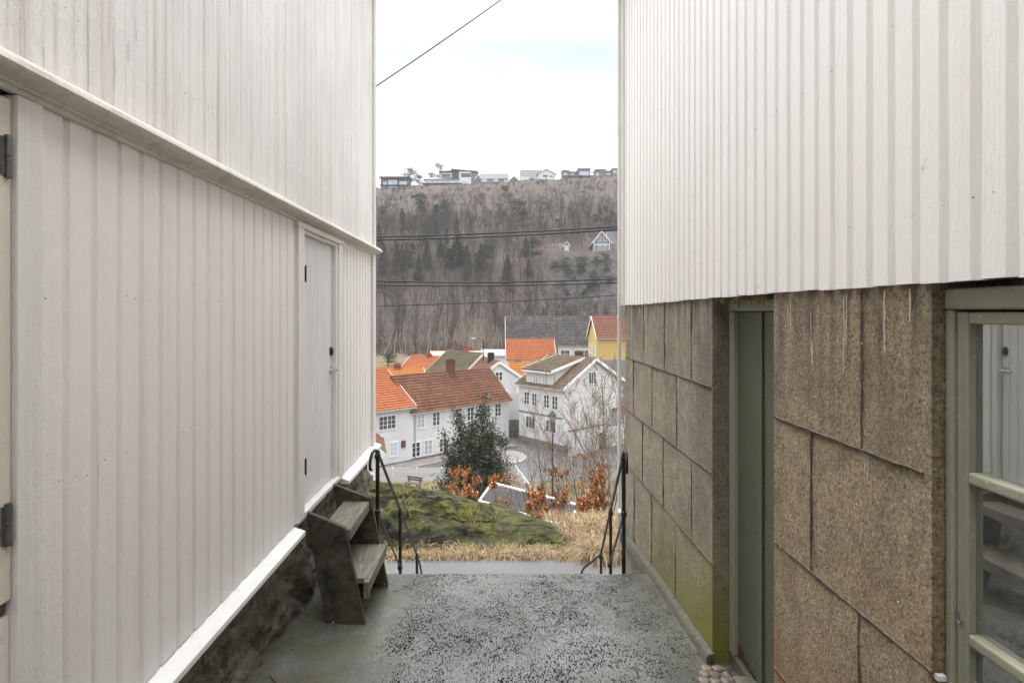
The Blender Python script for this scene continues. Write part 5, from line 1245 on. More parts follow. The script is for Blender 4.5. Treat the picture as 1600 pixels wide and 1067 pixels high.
def seg_mesh(S, n=3, minr=0.0):
    P0 = np.array([s[0] for s in S]); P1 = np.array([s[1] for s in S]); R0 = np.maximum(np.array([s[2] for s in S]), minr); R1 = np.maximum(np.array([s[3] for s in S]), minr * .6)
    d = P1 - P0; d /= np.maximum(np.linalg.norm(d, axis=1, keepdims=True), 1e-9)
    ref = np.where(np.abs(d[:, 2:3]) < .9, np.array([[0, 0, 1.]]), np.array([[1., 0, 0]])); a = np.cross(d, ref); a /= np.linalg.norm(a, axis=1, keepdims=True); b = np.cross(d, a)
    Vs = []
    for (Pp, Rr) in ((P0, R0), (P1, R1)):
        for k in range(n):
            an = 2 * math.pi * k / n; Vs.append(Pp + (a * math.cos(an) + b * math.sin(an)) * Rr[:, None])
    V = np.stack(Vs, 1).reshape(-1, 3); base = (np.arange(len(S)) * 2 * n)[:, None]
    Fs = np.stack([np.stack([base[:, 0] + k, base[:, 0] + (k + 1) % n, base[:, 0] + n + (k + 1) % n, base[:, 0] + n + k], 1) for k in range(n)], 1).reshape(-1, 4)
    return V, Fs
def leaf_quads(rs, C, size, asp=0.5, flat=0.0, dirs=None):
    N = len(C); size = np.broadcast_to(np.asarray(size, float), (N,))[:, None]
    a = rs.normal(size=(N, 3)) if dirs is None else dirs + rs.normal(size=(N, 3)) * .45
    a[:, 2] *= (1 - flat); a /= np.linalg.norm(a, axis=1, keepdims=True)
    b = np.cross(a, rs.normal(size=(N, 3))); b /= np.maximum(np.linalg.norm(b, axis=1, keepdims=True), 1e-6); nn = np.cross(a, b)
    V = np.stack([C - a * size, C + b * size * asp + nn * size * .12, C + a * size, C - b * size * asp + nn * size * .12], 1).reshape(-1, 3)
    return V, np.arange(4 * N).reshape(N, 4)
def tints(rs, N, cols, k=4, jit=0.15):
    c = np.array(cols)[rs.integers(0, len(cols), N)] * (1 + rs.normal(size=(N, 1)) * jit); return np.repeat(np.clip(c, 0.004, 1), k, 0)

# ---------------------------------------------------------------- bare woods on the hillside (one mass)
rg = random.Random(21); rs = np.random.default_rng(8)
VAR = []
for k in range(9):
    S = branchy(rg, 1.0, 0.011, 5, rg.choice((15, 18, 21)), 3, rg.uniform(.12, .3), rg.uniform(.55, .85), rg.uniform(.5, .85), .05, 1, .34)
    VAR.append(seg_mesh(S, 3, 0.0026))
SHR = []
for k in range(6):
    S = []
    for j in range(5):
        s1 = branchy(rg, rg.uniform(.7, 1), 0.010, 3, 7, 2, .15, .8, .8, .45, 1, .4); S += s1
    SHR.append(seg_mesh(S, 3, 0.006))
Vs, Fs, Ts = [], [], []; nb = 0
def put(var, x, y, z, s, sz, tintc):
    global nb
    V, Fa = var; a = rs.uniform(0, 6.3); ca, sa = math.cos(a), math.sin(a)
    W = np.stack([(V[:, 0] * ca - V[:, 1] * sa) * s + x, (V[:, 0] * sa + V[:, 1] * ca) * s + y, V[:, 2] * sz + z], 1)
    Vs.append(W.astype(np.float32)); Fs.append(Fa + nb); Ts.append(np.broadcast_to(np.array(tintc, np.float32), (len(W), 3))); nb += len(W)
wood_cols = [(0.068, 0.059, 0.048), (0.078, 0.063, 0.051), (0.060, 0.055, 0.046), (0.098, 0.086, 0.070), (0.076, 0.052, 0.043), (0.16, 0.146, 0.128)]
for k in range(2300):
    Y = math.sqrt(rs.uniform(118 ** 2, 272 ** 2)); x = rs.uniform(-.30, .30) * Y
    v = (Y - 118) / 160.0; dens = 1.0 - 0.75 * sm(.60, .98, v)
    if x > 14 and 158 < Y < 192 and rs.random() < .35: continue
    if 185 < Y < 197 and 15 < x < 46: continue
    if Y > 150 and Y < 191 and 15 < x < 46:
        if rs.random() < .25: continue
    if rs.random() > dens: continue
    if Y < 128 and rs.random() < .5: continue
    hgt = rs.uniform(6, 10.5) * (1 - .45 * sm(.5, 1, v))
    if x > 12 and 150 < Y < 190: hgt *= .55
    put(VAR[rs.integers(0, 9)], x, Y, hill_z(x, Y) - .2, hgt * rs.uniform(.8, 1.15), hgt, np.array(wood_cols[rs.choice(6, p=[.25, .25, .2, .14, .12, .04])]) * rs.uniform(.8, 1.25))
for k in range(1500):
    Y = rs.uniform(205, 293); x = rs.uniform(-.27, .27) * Y
    if mnoise.noise(Vector((x * .05, Y * .05, 2))) < -.15 and rs.random() < .8: continue
    s = rs.uniform(1.2, 3.0); put(SHR[rs.integers(0, 6)], x, Y, hill_z(x, Y) - .1, s * 1.1, s, np.array([(0.072, .045, .038), (.062, .040, .034), (.078, .056, .042)][rs.integers(0, 3)]) * rs.uniform(.85, 1.2))
for k in range(420):
    Y = rs.uniform(114, 132); x = rs.uniform(-.28, .28) * Y
    s = rs.uniform(1.5, 3.5); put(SHR[rs.integers(0, 6)], x, Y, hill_z(x, Y) - .1, s, s, np.array([(0.14, .09, .07), (.16, .12, .09)][rs.integers(0, 2)]))
o = mesh_np('bare_woods', np.concatenate(Vs), np.concatenate(Fs).astype(np.int32), M['woodmat'], tint=np.concatenate(Ts)); o['kind'] = 'stuff'; o['label'] = 'grey-brown leafless woods covering the hillside'

# ---------------------------------------------------------------- conifers, pines and birches one can tell apart
def conifer_proto(seed, N=1500):
    rs = np.random.default_rng(seed); C = []; D = []
    lev = np.linspace(.06, .985, 26)
    for z in lev:
        Rr = .27 * (1 - z) ** .85 + .010; nb_ = max(4, int(9 * (1 - z) + 4)); a0 = rs.uniform(0, 6.3)
        for k in range(nb_):
            a = a0 + 6.283 * k / nb_ + rs.normal() * .2; L = Rr * rs.uniform(.6, 1.15); cnt = max(3, int(N / 26 / nb_ * (0.4 + L / .14)))
            t_ = rs.uniform(.1, 1, cnt); C.append(np.stack([np.cos(a) * L * t_ + rs.normal(size=cnt) * .012, np.sin(a) * L * t_ + rs.normal(size=cnt) * .012, z - .30 * L * t_ ** 1.5 + rs.normal(size=cnt) * .008], 1)); D.append(np.tile([math.cos(a), math.sin(a), -.5], (cnt, 1)))
    C = np.concatenate(C); D = np.concatenate(D)
    V, Fa = leaf_quads(rs, C, rs.uniform(.014, .034, len(C)), .45, 0, D); return V, Fa, tints(rs, len(C), [(.022, .039, .018), (.030, .050, .024), (.018, .031, .017), (.040, .056, .030)])
def pine_proto(seed, N=1300):
    rs = np.random.default_rng(seed); C = []; S = [(np.zeros(3), np.array([.01, .0, .5]), .022, .016), (np.array([.01, 0, .5]), np.array([.03, .01, .95]), .016, .004)]
    for k in range(15):
        z = rs.uniform(.30, .97); a = rs.uniform(0, 6.3); L = .32 * (1.15 - z) ** .5 * rs.uniform(.3, 1.1); c = np.array([.02 + math.cos(a) * L, math.sin(a) * L, z + .04]); S.append((np.array([.02, 0, z - .05]), c, .008, .004))
        n = N // 15; q_ = rs.normal(size=(n, 3)) * np.array([.088, .088, .055]); C.append(c + q_)
    C = np.concatenate(C); V, Fa = leaf_quads(rs, C, rs.uniform(.014, .034, len(C)), .45)
    return V, Fa, tints(rs, len(C), [(.030, .044, .023), (.041, .056, .029), (.023, .034, .020), (.050, .062, .035)]), S
M['conifer'] = tinted('conifer_needles', .8, .1)
protos = {}
def make_conifer(kind, seed):
    if kind == 's': V, Fa, T = conifer_proto(seed); S = [(np.zeros(3), np.array([0, 0, 1.0]), .013, .002)]; nm = 'spruce_tree'
    else: V, Fa, T, S = pine_proto(seed); nm = 'pine_tree'
    root = thing(nm, (0, 0, 0), 'x', 'tree'); mesh_np('crown', V, Fa, M['conifer'], root, tint=T); V2, F2 = seg_mesh(S, 6); mesh_np('trunk', V2, F2, M['bark'], root); return root
for k, s in (('s', 1), ('s', 2), ('s', 3), ('p', 4), ('p', 5), ('p', 6)): protos[(k, s)] = [make_conifer(k, s), False]
def plant(kind, seed, loc, H, w, label, group):
    pr = protos[(kind, seed)]
    if not pr[1]: r_ = pr[0]; pr[1] = True
    else:
        r_ = pr[0].copy(); COL.objects.link(r_)
        for ch in pr[0].children:
            c_ = ch.copy(); COL.objects.link(c_); c_.parent = r_
    r_.location = loc; r_.scale = (H * w, H * w, H); r_.rotation_euler = (0, 0, rg.uniform(0, 6.3)); r_['label'] = label; r_['group'] = group; return r_
con = [(713, 368, 35, 's', 'crisp dark spruce alone in the middle of the upper woods, sharpest tip of all', .8), (680, 366, 46, 's', 'tall dark spruce left of the crisp lone spruce, below the large modern house', 1.1), (654, 345, 44, 'p', 'bushy dark evergreen reaching up under the white terrace', 1.15), (599, 356, 34, 'p', 'dark evergreen at the left wall edge under the dark flat house', 1.2),
       (629, 361, 36, 's', 'dim spruce beneath the gap between the two leftmost ridge houses', 1.2), (646, 368, 30, 'p', 'wide low evergreen left of the tall dark spruce', 1.3), (697, 360, 24, 'p', 'rounded evergreen between the tall spruce and the crisp lone spruce', 1.4), (735, 368, 28, 's', 'slim faint spruce right of the crisp lone spruce', .9),
       (790, 316, 26, 'p', 'highest dark pine on the heath, below the low grey ridge house', 1.3), (781, 343, 24, 'p', 'left pine of the dark clump in the middle of the heath', 1.4), (805, 353, 42, 'p', 'tallest pine of the dark clump in the middle of the heath', 1.3), (818, 351, 22, 'p', 'right low pine of the dark clump in the middle of the heath', 1.4),
       (872, 361, 18, 'p', 'small pine on the heath above the brown-roofed cabin', 1.4), (916, 343, 14, 'p', 'small rounded pine on the open heath above the grey villa', 1.6), (893, 342, 9, 'p', 'tiny pine on the open heath left of the rounded one', 1.5), (940, 357, 35, 'p', 'taller pine standing behind the blue-grey villa', 1.1), (955, 357, 28, 'p', 'broader pine behind the blue-grey villa, next to the white corner', 1.5),
       (793, 442, 44, 's', 'broad spruce in the lower woods just above the second cable pair', 1.3), (822, 400, 30, 's', 'layered spruce left of the brown-roofed cabin, just under the top cables', 1.5), (834, 412, 40, 'p', 'pale green loose evergreen below and left of the cabin', 1.3), (667, 421, 46, 's', 'dark spruce in the left lower woods below the top cables', 1.2), (599, 416, 38, 's', 'dark evergreen low in the woods by the left wall corner', 1.3),
       (620, 417, 38, 's', 'second dark evergreen from the left wall in the lower woods', 1.2), (712, 400, 38, 's', 'dark spruce standing directly below the crisp lone spruce', 1.3), (654, 439, 40, 's', 'dark spruce lowest on the left, touching the second cable pair', 1.2), (727, 415, 30, 's', 'dim spruce right of the one below the lone spruce', 1.2), (826, 432, 28, 's', 'low spruce in the woods left of the cliff', 1.4), (688, 402, 30, 's', 'dim spruce in the centre left just under the top cables', 1.2),
       (884, 424, 22, 'p', 'dark bush-like pine on the cliff edge under the cabin', 1.7), (912, 420, 20, 'p', 'dark low pine on the cliff edge under the grey villa', 1.9), (945, 414, 18, 'p', 'dark low pine at the top of the cliff by the white corner', 1.9), (930, 456, 22, 'p', 'dark pine growing in the middle of the cliff face', 1.7), (606, 559, 22, 'p', 'dark green mounded evergreen bush at the foot of the woods by the left wall', 2.4)]
cnt = {'s': 0, 'p': 0}
rq = random.Random(90); extra = []
while len(extra) < 34:
    px_, py_ = rq.uniform(590, 760), rq.uniform(345, 470)
    if mnoise.noise(Vector((px_ * .02, py_ * .02, 7))) < -.05: continue
    extra.append((px_, py_, rq.uniform(18, 38), rq.choice('ssp'), 'dim evergreen half hidden in the bare woods on the left half of the slope', rq.uniform(1.0, 1.5)))
for _ in range(12):
    extra.append((rq.uniform(860, 960), rq.uniform(402, 470), rq.uniform(9, 18), 'p', 'low dark evergreen clinging to the rocky cliff at the right', rq.uniform(1.5, 2.1)))
con += extra
for (px, py, hp, kd, lb, wd_) in con:
    if py > 540: Y = 104.0; x = (px - CX) * Y / F; z = EYE - 9.4
    else: x, Y, z = hill_hit(px, py)
    cnt[kd] += 1; plant(kd, 1 + cnt[kd] % 3 if kd == 's' else 4 + cnt[kd] % 3, (x, Y, hill_z(x, Y) - .2 if py < 540 else z - .6), hp * Y / F, wd_ * .92, lb, 'evergreens on the hillside')
for (px, yb_, hp, wd_, lb) in ((640, 291, 28, 1.55, 'round-crowned pine on the skyline right of the dark flat-roofed house'), (655, 291, 17, 1.5, 'small skyline pine beside the round-crowned one'), (687, 288, 31, 1.0, 'tall narrow pine rising behind the large modern house'), (673, 288, 18, 1.2, 'low pine just left of the large modern house roof')):
    Y = 312.0; cnt['p'] += 1; p = P(px, yb_, Y); plant('p', 4 + cnt['p'] % 3, (p.x, Y, p.z), hp * Y / F, wd_, lb, 'pines on the skyline')
for k_, v_ in protos.items():
    if not v_[1]: 
        for ch in list(v_[0].children): bpy.data.objects.remove(ch)
        bpy.data.objects.remove(v_[0])
# birches with pale stems
bp_ = []
for k in range(4):
    root = thing('birch_tree', (0, 0, 0), 'x', 'tree'); S = branchy(rg, 1.0, .0085, 7, 16, 3, .35, .6, .9, .05, 1, .24)
    V, Fa = seg_mesh(S[:7], 5); mesh_np('trunk', V, Fa, M['birch'], root); V, Fa = seg_mesh(S[7:], 3, .0012); mesh_np('crown', V, Fa, M['twig'], root); bp_.append([root, False])
for k, (px, hp, Y) in enumerate(((664, 62, 116), (615, 46, 117), (626, 40, 120), (637.5, 44, 118), (644.5, 36, 120), (672.7, 42, 119), (684, 46, 117), (706, 38, 122), (764, 40, 117), (778, 44, 120), (595, 52, 112), (602, 34, 118), (652, 40, 123), (698, 42, 121), (751, 50, 118), (787, 36, 123), (718, 36, 124), (738, 40, 123))):
    b = bp_[k % 4]
    if not b[1]: r_ = b[0]; b[1] = True
    else:
        r_ = b[0].copy(); COL.objects.link(r_)
        for ch in b[0].children: c_ = ch.copy(); COL.objects.link(c_); c_.parent = r_
    x = (px - CX) * Y / F; H = hp * Y / F * 1.12; r_.location = (x, Y, (hill_z(x, Y) if Y > 115 else ground_z(x, Y)) - .3); r_.scale = (H * 1.1, H * 1.1, H); r_.rotation_euler = (rg.gauss(0, .04), rg.gauss(0, .05), rg.uniform(0, 6.3))
    if px == 595: r_.rotation_euler = (0, .35, 0)
    r_['group'] = 'pale birches at the foot of the woods'
    r_['label'] = 'leaning pale birch by the left wall corner at the wood edge' if px == 595 else ('tallest pale birch stem rising behind the pale orange roof' if px == 664 else 'slender pale-stemmed bare birch at the foot of the hillside woods')
def bare_tree(name, label, loc, H, seed, mat, cat='tree', group=None, **kw):
    rgl = random.Random(seed); S = branchy(rgl, H, kw.pop('r0', H * .012), **kw); n_ = kw.get('trunk_seg', 6)
    root = thing(name, loc, label, cat, group); L = np.array(loc)
    V, Fa = seg_mesh(S[:n_], 7); mesh_np('trunk', V + L, Fa, mat, root); V, Fa = seg_mesh(S[n_:], 4); mesh_np('crown', V + L, Fa, mat, root); return root
M['pale_twig'] = simple('pale_yellow_twigs', (0.27, 0.215, 0.145), .9, .3, 4, .1)
x = (744 - CX) * 112 / F; bare_tree('broadleaf_tree', 'broad rounded bare tree with pale yellowish twigs behind the salmon roof', (x, 112, ground_z(0, 112) - .5), 9.6, 5, M['pale_twig'], trunk_seg=6, n_br=34, n_tw=6, first=.16, spread=.9, up=.75, br_len=.62, sub=1, r0=.13, tw_seg=2)
x = (797 - CX) * 66.8 / F + .55; bare_tree('shrub', 'bare reddish shrub behind the pale board fence between the houses', (x, 67, EYE - 12.3), 4.6, 6, simple('red_twig', (.16, .095, .075), .9, .3, 4, 0), cat='shrub', trunk_seg=4, n_br=22, n_tw=5, first=.3, spread=.8, up=.8, br_len=.6, r0=.035, tw_seg=2)

# ---------------------------------------------------------------- dark evergreen (holly) in front of the long house
rs = np.random.default_rng(31); YH = 27.0; HX = (741 - CX) * YH / F
t = thing('holly_tree', (HX, YH, ground_z(0, YH)), 'dense dark green evergreen tree with several spires before the long white house', 'tree')
spires = [(755.5, 622, 1.00), (716, 640, .85), (737, 652, .95), (693, 678, .75), (786, 678, .8), (771, 660, .8), (703, 700, .8), (795, 712, .6), (684, 742, .6)]
C = []; D = []; S = []
zb_ = EYE - (792 - CY) * YH / F
for (px, py, wgt) in spires:
    sx_, sz_ = (px - CX) * YH / F, EYE - (py - CY) * YH / F; sy = YH + rs.uniform(-.7, .9)
    hh = sz_ - zb_; root_ = np.array([HX + (sx_ - HX) * .35, YH + (sy - YH) * .3, zb_ - .9]); tip = np.array([sx_, sy, sz_ - .05]); S.append((root_, root_ * .5 + tip * .5, .05, .03)); S.append((root_ * .5 + tip * .5, tip, .03, .006))
    for k in range(int(200 * wgt * (hh / 4) ** 1.2)):
        f = rs.beta(1.25, 1.0); f = 1 - f * .98; ax = root_ + (tip - root_) * f; rad = (.10 + .90 * (1 - f) ** .75) * wgt * rs.uniform(.15, 1.08)
        a = rs.uniform(0, 6.3); c = ax + np.array([math.cos(a) * rad, math.sin(a) * rad, rs.normal() * .1 + .12 * rad])
        if c[2] < zb_ - .3: continue
        S.append((ax - np.array([0, 0, .15]), c, .012, .005)); n = int(26 * rs.uniform(.6, 1.3)); spread_ = .15 if f > .6 else .22
        C.append(c + rs.normal(size=(n, 3)) * np.array([spread_, spread_, spread_ * .9])); D.append(np.tile((c - ax) / max(rad, .05) + np.array([0, 0, .5]), (n, 1)))
C = np.concatenate(C); D = np.concatenate(D); V, Fa = leaf_quads(rs, C, rs.uniform(.035, .072, len(C)), .52, 0, D)
mesh_np('crown', V, Fa, M['leafmat'], t, tint=tints(rs, len(C), [(.036, .052, .026), (.050, .066, .033), (.070, .083, .046), (.026, .038, .022), (.105, .118, .074)]))
V, Fa = seg_mesh(S, 5); mesh_np('trunk', V, Fa, M['bark'], t)

# ---------------------------------------------------------------- copper beech shrubs still in leaf, and bare saplings
COP = [(.40, .165, .05), (.47, .21, .075), (.34, .13, .045), (.55, .30, .14), (.27, .10, .045), (.50, .25, .11)]
def beech(label, px, Y, H, seed, nleaf, stems=4, spread=.55, lo=.15, hi=1.0, lean=.25, dx=0.0):
    rgl = random.Random(seed); rsl = np.random.default_rng(seed); x = (px - CX) * Y / F; z = ground_z(x, Y) - .05
    t = thing('beech_shrub', (x, Y, z), label, 'shrub', 'copper-leaved beech shrubs'); S = []
    for k in range(stems): 
        for s in branchy(rgl, H * rgl.uniform(.6, 1.02), H * .0055, 5, 11, 4, .18, spread, .75, lean, 1, .32):
            S.append((s[0] + np.array([x, Y, z]), s[1] + np.array([x, Y, z]), max(s[2], .0025), max(s[3], .0018)))
    V, Fa = seg_mesh(S, 4); mesh_np('stem', V, Fa, M['twig'], t)
    tw = [s for s in S if s[2] < max(H * .0022, .0032) and lo * H < s[1][2] - z < hi * H]; 
    keep = [s for s in tw if mnoise.noise(Vector(tuple(s[1] * 2.2 + seed))) > -.12] or tw
    idx = rsl.integers(0, len(keep), nleaf); f = rsl.uniform(.1, 1.1, nleaf)[:, None]
    P0 = np.array([s[0] for s in keep])[idx]; P1 = np.array([s[1] for s in keep])[idx]; C = P0 + (P1 - P0) * f + rsl.normal(size=(nleaf, 3)) * .025
    V, Fa = leaf_quads(rsl, C, rsl.uniform(.022, .048, nleaf), .55, 0, np.tile([0, 0, -.7], (nleaf, 1))); mesh_np('leaves', V, Fa, M['drymat'], t, tint=tints(rsl, nleaf, COP, 4, .22))
beech('copper-leaved beech shrub against the dark evergreen, left of the shed roof', 716, 14.6, 2.05, 1, 1500, 5, .65, .30, 1.0, .14)
beech('sparse copper-leaved beech sprays hanging over the dark shed roof', 783, 14.4, 1.75, 2, 420, 3, .6, .45, 1.0, .2)
beech('deep rust beech shrub above the right end of the shed roof', 838, 14.0, 1.35, 3, 1900, 6, .8, .2, 1.0, .25)
beech('copper beech shrub with a tall spray beside the lamp pole', 872, 14.6, 2.1, 4, 1200, 5, .55, .25, 1.0, .14)
beech('tall copper beech shrub nearest to the white downpipe', 936, 13.4, 2.0, 5, 1300, 5, .5, .1, .95, .10)
beech('low copper beech shrub on the dry grass near the railing', 905, 12.6, 1.0, 6, 600, 4, .7, .15, 1.0, .25)
sp_ = []
for k in range(5):
    S = branchy(rg, 1.0, .0038, 8, 14, 4, .18, .46, 1.0, .10, 2, .34, 1, .07); root = thing('sapling', (0, 0, 0), 'x', 'sapling')
    V, Fa = seg_mesh(S[:8], 6); mesh_np('trunk', V, Fa, M['twig'], root); V, Fa = seg_mesh(S[8:], 4, .0010); mesh_np('crown', V, Fa, M['twig'], root); sp_.append([root, False])
spots = [(848, 14.8, 3.2), (862, 14.2, 3.6), (876, 15.2, 4.0), (888, 14.0, 3.1), (897, 15.6, 4.3), (905, 13.6, 3.0), (914, 14.6, 4.0), (921, 15.4, 3.4), (927, 13.2, 3.6), (934, 14.4, 4.4), (941, 15.8, 4.9), (948, 13.8, 3.9), (955, 14.6, 4.6), (961, 13.0, 3.3), (968, 14.8, 4.4), (836, 15.4, 2.5), (880, 13.0, 2.2), (918, 12.8, 2.3), (946, 12.9, 2.6), (801, 15.4, 1.9), (770, 15.2, 1.8), (748, 14.8, 1.9), (824, 14.6, 2.1), (980, 14.0, 4.2)]
for k, (px, Y, H) in enumerate(spots):
    b = sp_[k % 5]
    if not b[1]: r_ = b[0]; b[1] = True
    else:
        r_ = b[0].copy(); COL.objects.link(r_)
        for ch in b[0].children: c_ = ch.copy(); COL.objects.link(c_); c_.parent = r_
    x = (px - CX) * Y / F; r_.location = (x, Y, ground_z(x, Y) - .08); r_.scale = (H * 1.05, H * 1.05, H); r_.rotation_euler = (rg.gauss(0, .06), rg.gauss(-.04, .10), rg.uniform(0, 6.3))
    r_['group'] = 'bare saplings on the bank'; r_['label'] = 'thin bare grey-brown sapling on the bank behind the dry grass' if px > 830 else 'low bare sapling twig beside the shed roof and evergreen'

# ---------------------------------------------------------------- shed with the dark roof
t = thing('shed', (0.6, 16.6, ground_z(0, 16.6)), 'low shed with dark flat roof and white edging below the bank', 'shed')
Tt, Bb = P(770, 757.5, 18.0), P(751, 783.5, 17.2); Rr_ = P(899, 796, 15.95); e = Rr_ - Tt; s = Bb - Tt; e.z = 0.02; 
m = MB(); m.obox(Tt - UP * .02, e, s, UP * .04); m.build('roof', simple('dark_shed_roofing', (.022, .023, .029), .75, .35, 1.2, .15, 20), t)
m = MB(); eu, su_ = e.normalized(), s.normalized()
m.obox(Tt - UP * .10 - eu * .07 - su_ * .07, e + eu * .14, su_ * .068, UP * .16); m.obox(Tt - UP * .10 - eu * .07, s, eu * .068, UP * .16)
m.obox(Bb - UP * .12 - eu * .07, e + eu * .14, su_ * .068, UP * .17); m.obox(Rr_ - UP * .10 + eu * .002, s, eu * .068, UP * .16); m.build('edging', M['win_white'], t)
m = MB(); pts = [Tt + e * .03 + s * .08, Tt + e * .97 + s * .08, Tt + e * .97 + s * .92, Tt + e * .03 + s * .92]
m.prism([zz(p, EYE - 8.2) for p in pts], (0, 0, 8.2 - 5.9)); m.build('wall', M['plain_white'], t)

# ---------------------------------------------------------------- mossy rock across the path
CR = [(470, 745), (540, 743), (567, 742), (590, 746), (612, 750), (640, 755), (666, 760), (701, 766), (735, 778), (764, 790), (781, 798), (813, 800), (845, 808), (865, 823), (884, 838), (892, 848), (897, 856)]
YR = 10.9; cy_ = np.array([float(np.interp(a, [780, 900], [10.9, 10.0])) for a, b in CR]); cx_ = np.array([(a - CX) * y_ / F for (a, b), y_ in zip(CR, cy_)]); cz_ = np.array([EYE - (b - CY) * y_ / F for (a, b), y_ in zip(CR, cy_)])
zp = EYE - 3.99
def rock_z(x, y):
    cz = float(np.interp(x, cx_, cz_)) ; hgt = max(0, cz - zp - .02); YR = float(np.interp(x, cx_, cy_)); yf = 9.62 + .16 * mnoise.noise(Vector((x * .9, 1.3, 0))); w_ = YR - yf
    v = (y - yf) / w_
    if v <= 0 or hgt < .025: k = 0
    elif v < 1: k = (1 - (1 - v) ** 2.3) ** .62
    else: k = max(0, 1 - ((v - 1) / 0.95) ** 1.25)
    return zp + hgt * k - (.12 if k == 0 else 0), k
V = []; xs = np.concatenate([np.linspace(-5.2, -3, 30), np.linspace(-2.97, 1.5, 200)]); ys = np.concatenate([np.linspace(9.3, 11.3, 130), np.linspace(11.35, 13.2, 24)])
for y in ys:
    for x in xs:
        z, k = rock_z(x, y)
        if k > 0:
            q3 = Vector((x * 1.5, y * 1.5, z * 2.2)); a = .20 * mnoise.fractal(q3, .85, 2.1, 6) + .10 * (1 - abs(mnoise.noise(Vector((x * 1.9 + 4, y * 2.6, z * 3)))) * 2)  - .06; dd = mnoise.voronoi(Vector((x * 1.1 + y * .3, y * 1.6, z * 1.6)))[0]
            crack = -.045 * max(0, 1 - (dd[1] - dd[0]) / .12); bl = .035 * mnoise.noise(Vector((x * 9, y * 9, z * 9)))
            kk = min(1, k * 2.2) * min(1, max(0, (float(np.interp(x, cx_, cz_)) - zp)) / .22); V.append((x + .5 * a * kk * .4, y - (a * .55 + crack) * kk, z + (a * .45 + crack + bl) * kk * (1 if y < YR else .6) * min(1, max(0, float(np.interp(x, cx_, cz_)) - zp) / .8) - .03 * kk))
        else: V.append((x, y, min(z, ground_z(x, y) - .25)))
nx, ny = len(xs), len(ys); i, j = np.meshgrid(np.arange(nx - 1), np.arange(ny - 1)); a = (j * nx + i).ravel()
mk = NT('mossy_rock'); c = mk.coord(); geo = mk.n('ShaderNodeNewGeometry'); sx = mk.n('ShaderNodeSeparateXYZ'); mk.l(geo.outputs['Normal'], sx.inputs[0])
st = mk.mix(mk.maprange(mk.noise(c, 5, 8, .75), .36, .66), (.035, .033, .033), (.21, .195, .19)); st = mk.mix(mk.maprange(mk.noise(c, 1.6, 4), .55, .7, 0, .5), st, (.10, .075, .055))
mo = mk.mix(mk.maprange(mk.noise(c, 2.6, 5, .65), .35, .62), (.012, .017, .005), (.16, .18, .018)); mo = mk.mix(mk.maprange(mk.noise(c, 1.3, 4, .6), .55, .72, 0, .9), mo, (.25, .28, .022)); mo = mk.mix(mk.maprange(mk.noise(c, 9, 6, .75), .44, .60, 0, .85), mo, (.055, .040, .018))
mm_ = mk.math('ADD', mk.math('MULTIPLY', mk.noise(c, 2.2, 8, .74), 1.15), mk.math('MULTIPLY', sx.outputs[2], .30))
mk.col(mk.mix(mk.maprange(mm_, .60, .69), st, mo)); mk.rough(.8); mk.bump(mk.math('ADD', mk.noise(c, 12, 8, .78), mk.noise(c, 45, 5, .75)), 1.0, .11)
o = mesh_np('rock', V, np.stack([a, a + 1, a + nx + 1, a + nx], 1), mk.mat, smooth=True); tag(o, 'large mossy rock outcrop rising beside the wet path', 'rock')

# ---------------------------------------------------------------- dry grass
def blades(name, pts, lens, seed, cols, wid=.0045, lay=.7):
    rs = np.random.default_rng(seed); N = len(pts); pts = np.asarray(pts); a = rs.uniform(0, 6.283, N); L = lens[:, None]; k = rs.uniform(.2, 1.0, (N, 1)) * lay; d = np.stack([np.cos(a), np.sin(a), np.zeros(N)], 1); s = np.stack([-np.sin(a), np.cos(a), np.zeros(N)], 1) * wid * rs.uniform(.6, 1.5, (N, 1)); up = np.array([[0, 0, 1.]])
    b = pts; m1_ = b + d * L * .30 * k + up * L * .42; m2_ = b + d * L * .70 * k + up * L * (.72 - .30 * k); e_ = b + d * L * 1.05 * k + up * L * (.95 - .95 * k)
    V = np.stack([b - s, b + s, m1_ - s, m1_ + s, m2_ - s * .7, m2_ + s * .7, e_ - s * .15, e_ + s * .15], 1).reshape(-1, 3); o8 = (np.arange(N) * 8)[:, None]
    Fa = np.concatenate([o8 + np.array([[0, 1, 3, 2]]), o8 + np.array([[2, 3, 5, 4]]), o8 + np.array([[4, 5, 7, 6]])], 0)
    o = mesh_np(name, V, Fa, M['drymat'], tint=tints(rs, N, cols, 8, .18)); o['kind'] = 'stuff'; return o
STRAW = [(.20, .13, .06), (.16, .12, .06), (.34, .245, .135), (.41, .32, .19), (.29, .20, .105), (.25, .165, .085), (.45, .38, .26), (.25, .17, .075)]
rs = np.random.default_rng(77); G = []; Ls = []
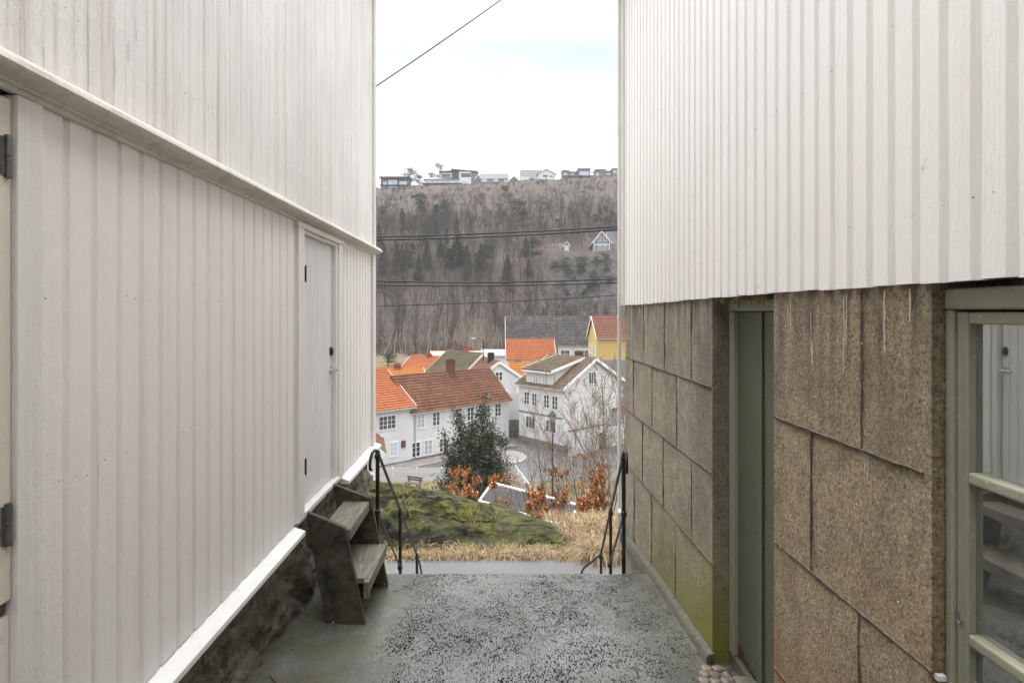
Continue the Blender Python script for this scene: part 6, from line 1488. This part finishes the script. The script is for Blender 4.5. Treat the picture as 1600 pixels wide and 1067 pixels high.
while len(G) < 30000:
    x = rs.uniform(-3.6, 3.4); y = 9.22 + abs(rs.normal()) * .20 if rs.random() < .5 else rs.uniform(9.25, 12.7)
    z, k = rock_z(x, y)
    if x < 1.55 and k > .18: continue
    if x < .95 and y > 10.3: continue
    if x < 1.5 and y > 11.4: continue
    if mnoise.noise(Vector((x * 3, y * 3, 1))) < -.10 and rs.random() < .75: continue
    G.append((x, y, max(ground_z(x, y), z if x < 1.5 else -99) - .02)); Ls.append((.07 + .19 * rs.random() ** 1.8) if y < 9.8 and x < 1.4 else .18 + .34 * rs.random())
blades('dry_grass', G, np.array(Ls), 5, STRAW, .0026, 1.35)
G = []; Ls = []
while len(G) < 1300:                        # tufts hanging on the rock and moss blades
    x = rs.uniform(-3.2, 1.4); y = rs.uniform(9.7, 11.2); z, k = rock_z(x, y)
    if mnoise.noise(Vector((x * 1.6, y * 2, 5))) < .18: continue
    G.append((x, y, z)); Ls.append(.04 + .11 * rs.random() ** 2)
blades('rock_grass', G, np.array(Ls), 6, [(.30, .21, .09), (.20, .16, .06), (.12, .12, .03), (.10, .10, .025)], .004)
G = []; Ls = []
while len(G) < 5000:
    x = rs.uniform(-13, -1.5); y = rs.uniform(36, 45.8); G.append((x, y, ground_z(x, y) - .02)); Ls.append(.12 + .25 * rs.random())
blades('lawn_grass', G, np.array(Ls), 7, [(.30, .25, .11), (.36, .29, .14), (.20, .19, .07)], .016)

# ---------------------------------------------------------------- damp haze in the valley
m = MB(); m.box(-205, 205, -65, 660, -16, 88); hz_ = m.build('haze', None or bpy.data.materials.new('haze_air'), None); hz_['kind'] = 'stuff'
hm = hz_.data.materials[0]; hm.use_nodes = True; hm.node_tree.nodes.clear(); ho = hm.node_tree.nodes.new('ShaderNodeOutputMaterial'); pv = hm.node_tree.nodes.new('ShaderNodeVolumePrincipled')
pv.inputs['Color'].default_value = (.93, .95, 1.0, 1); pv.inputs['Density'].default_value = .00030; pv.inputs['Anisotropy'].default_value = .2; hm.node_tree.links.new(pv.outputs[0], ho.inputs['Volume'])
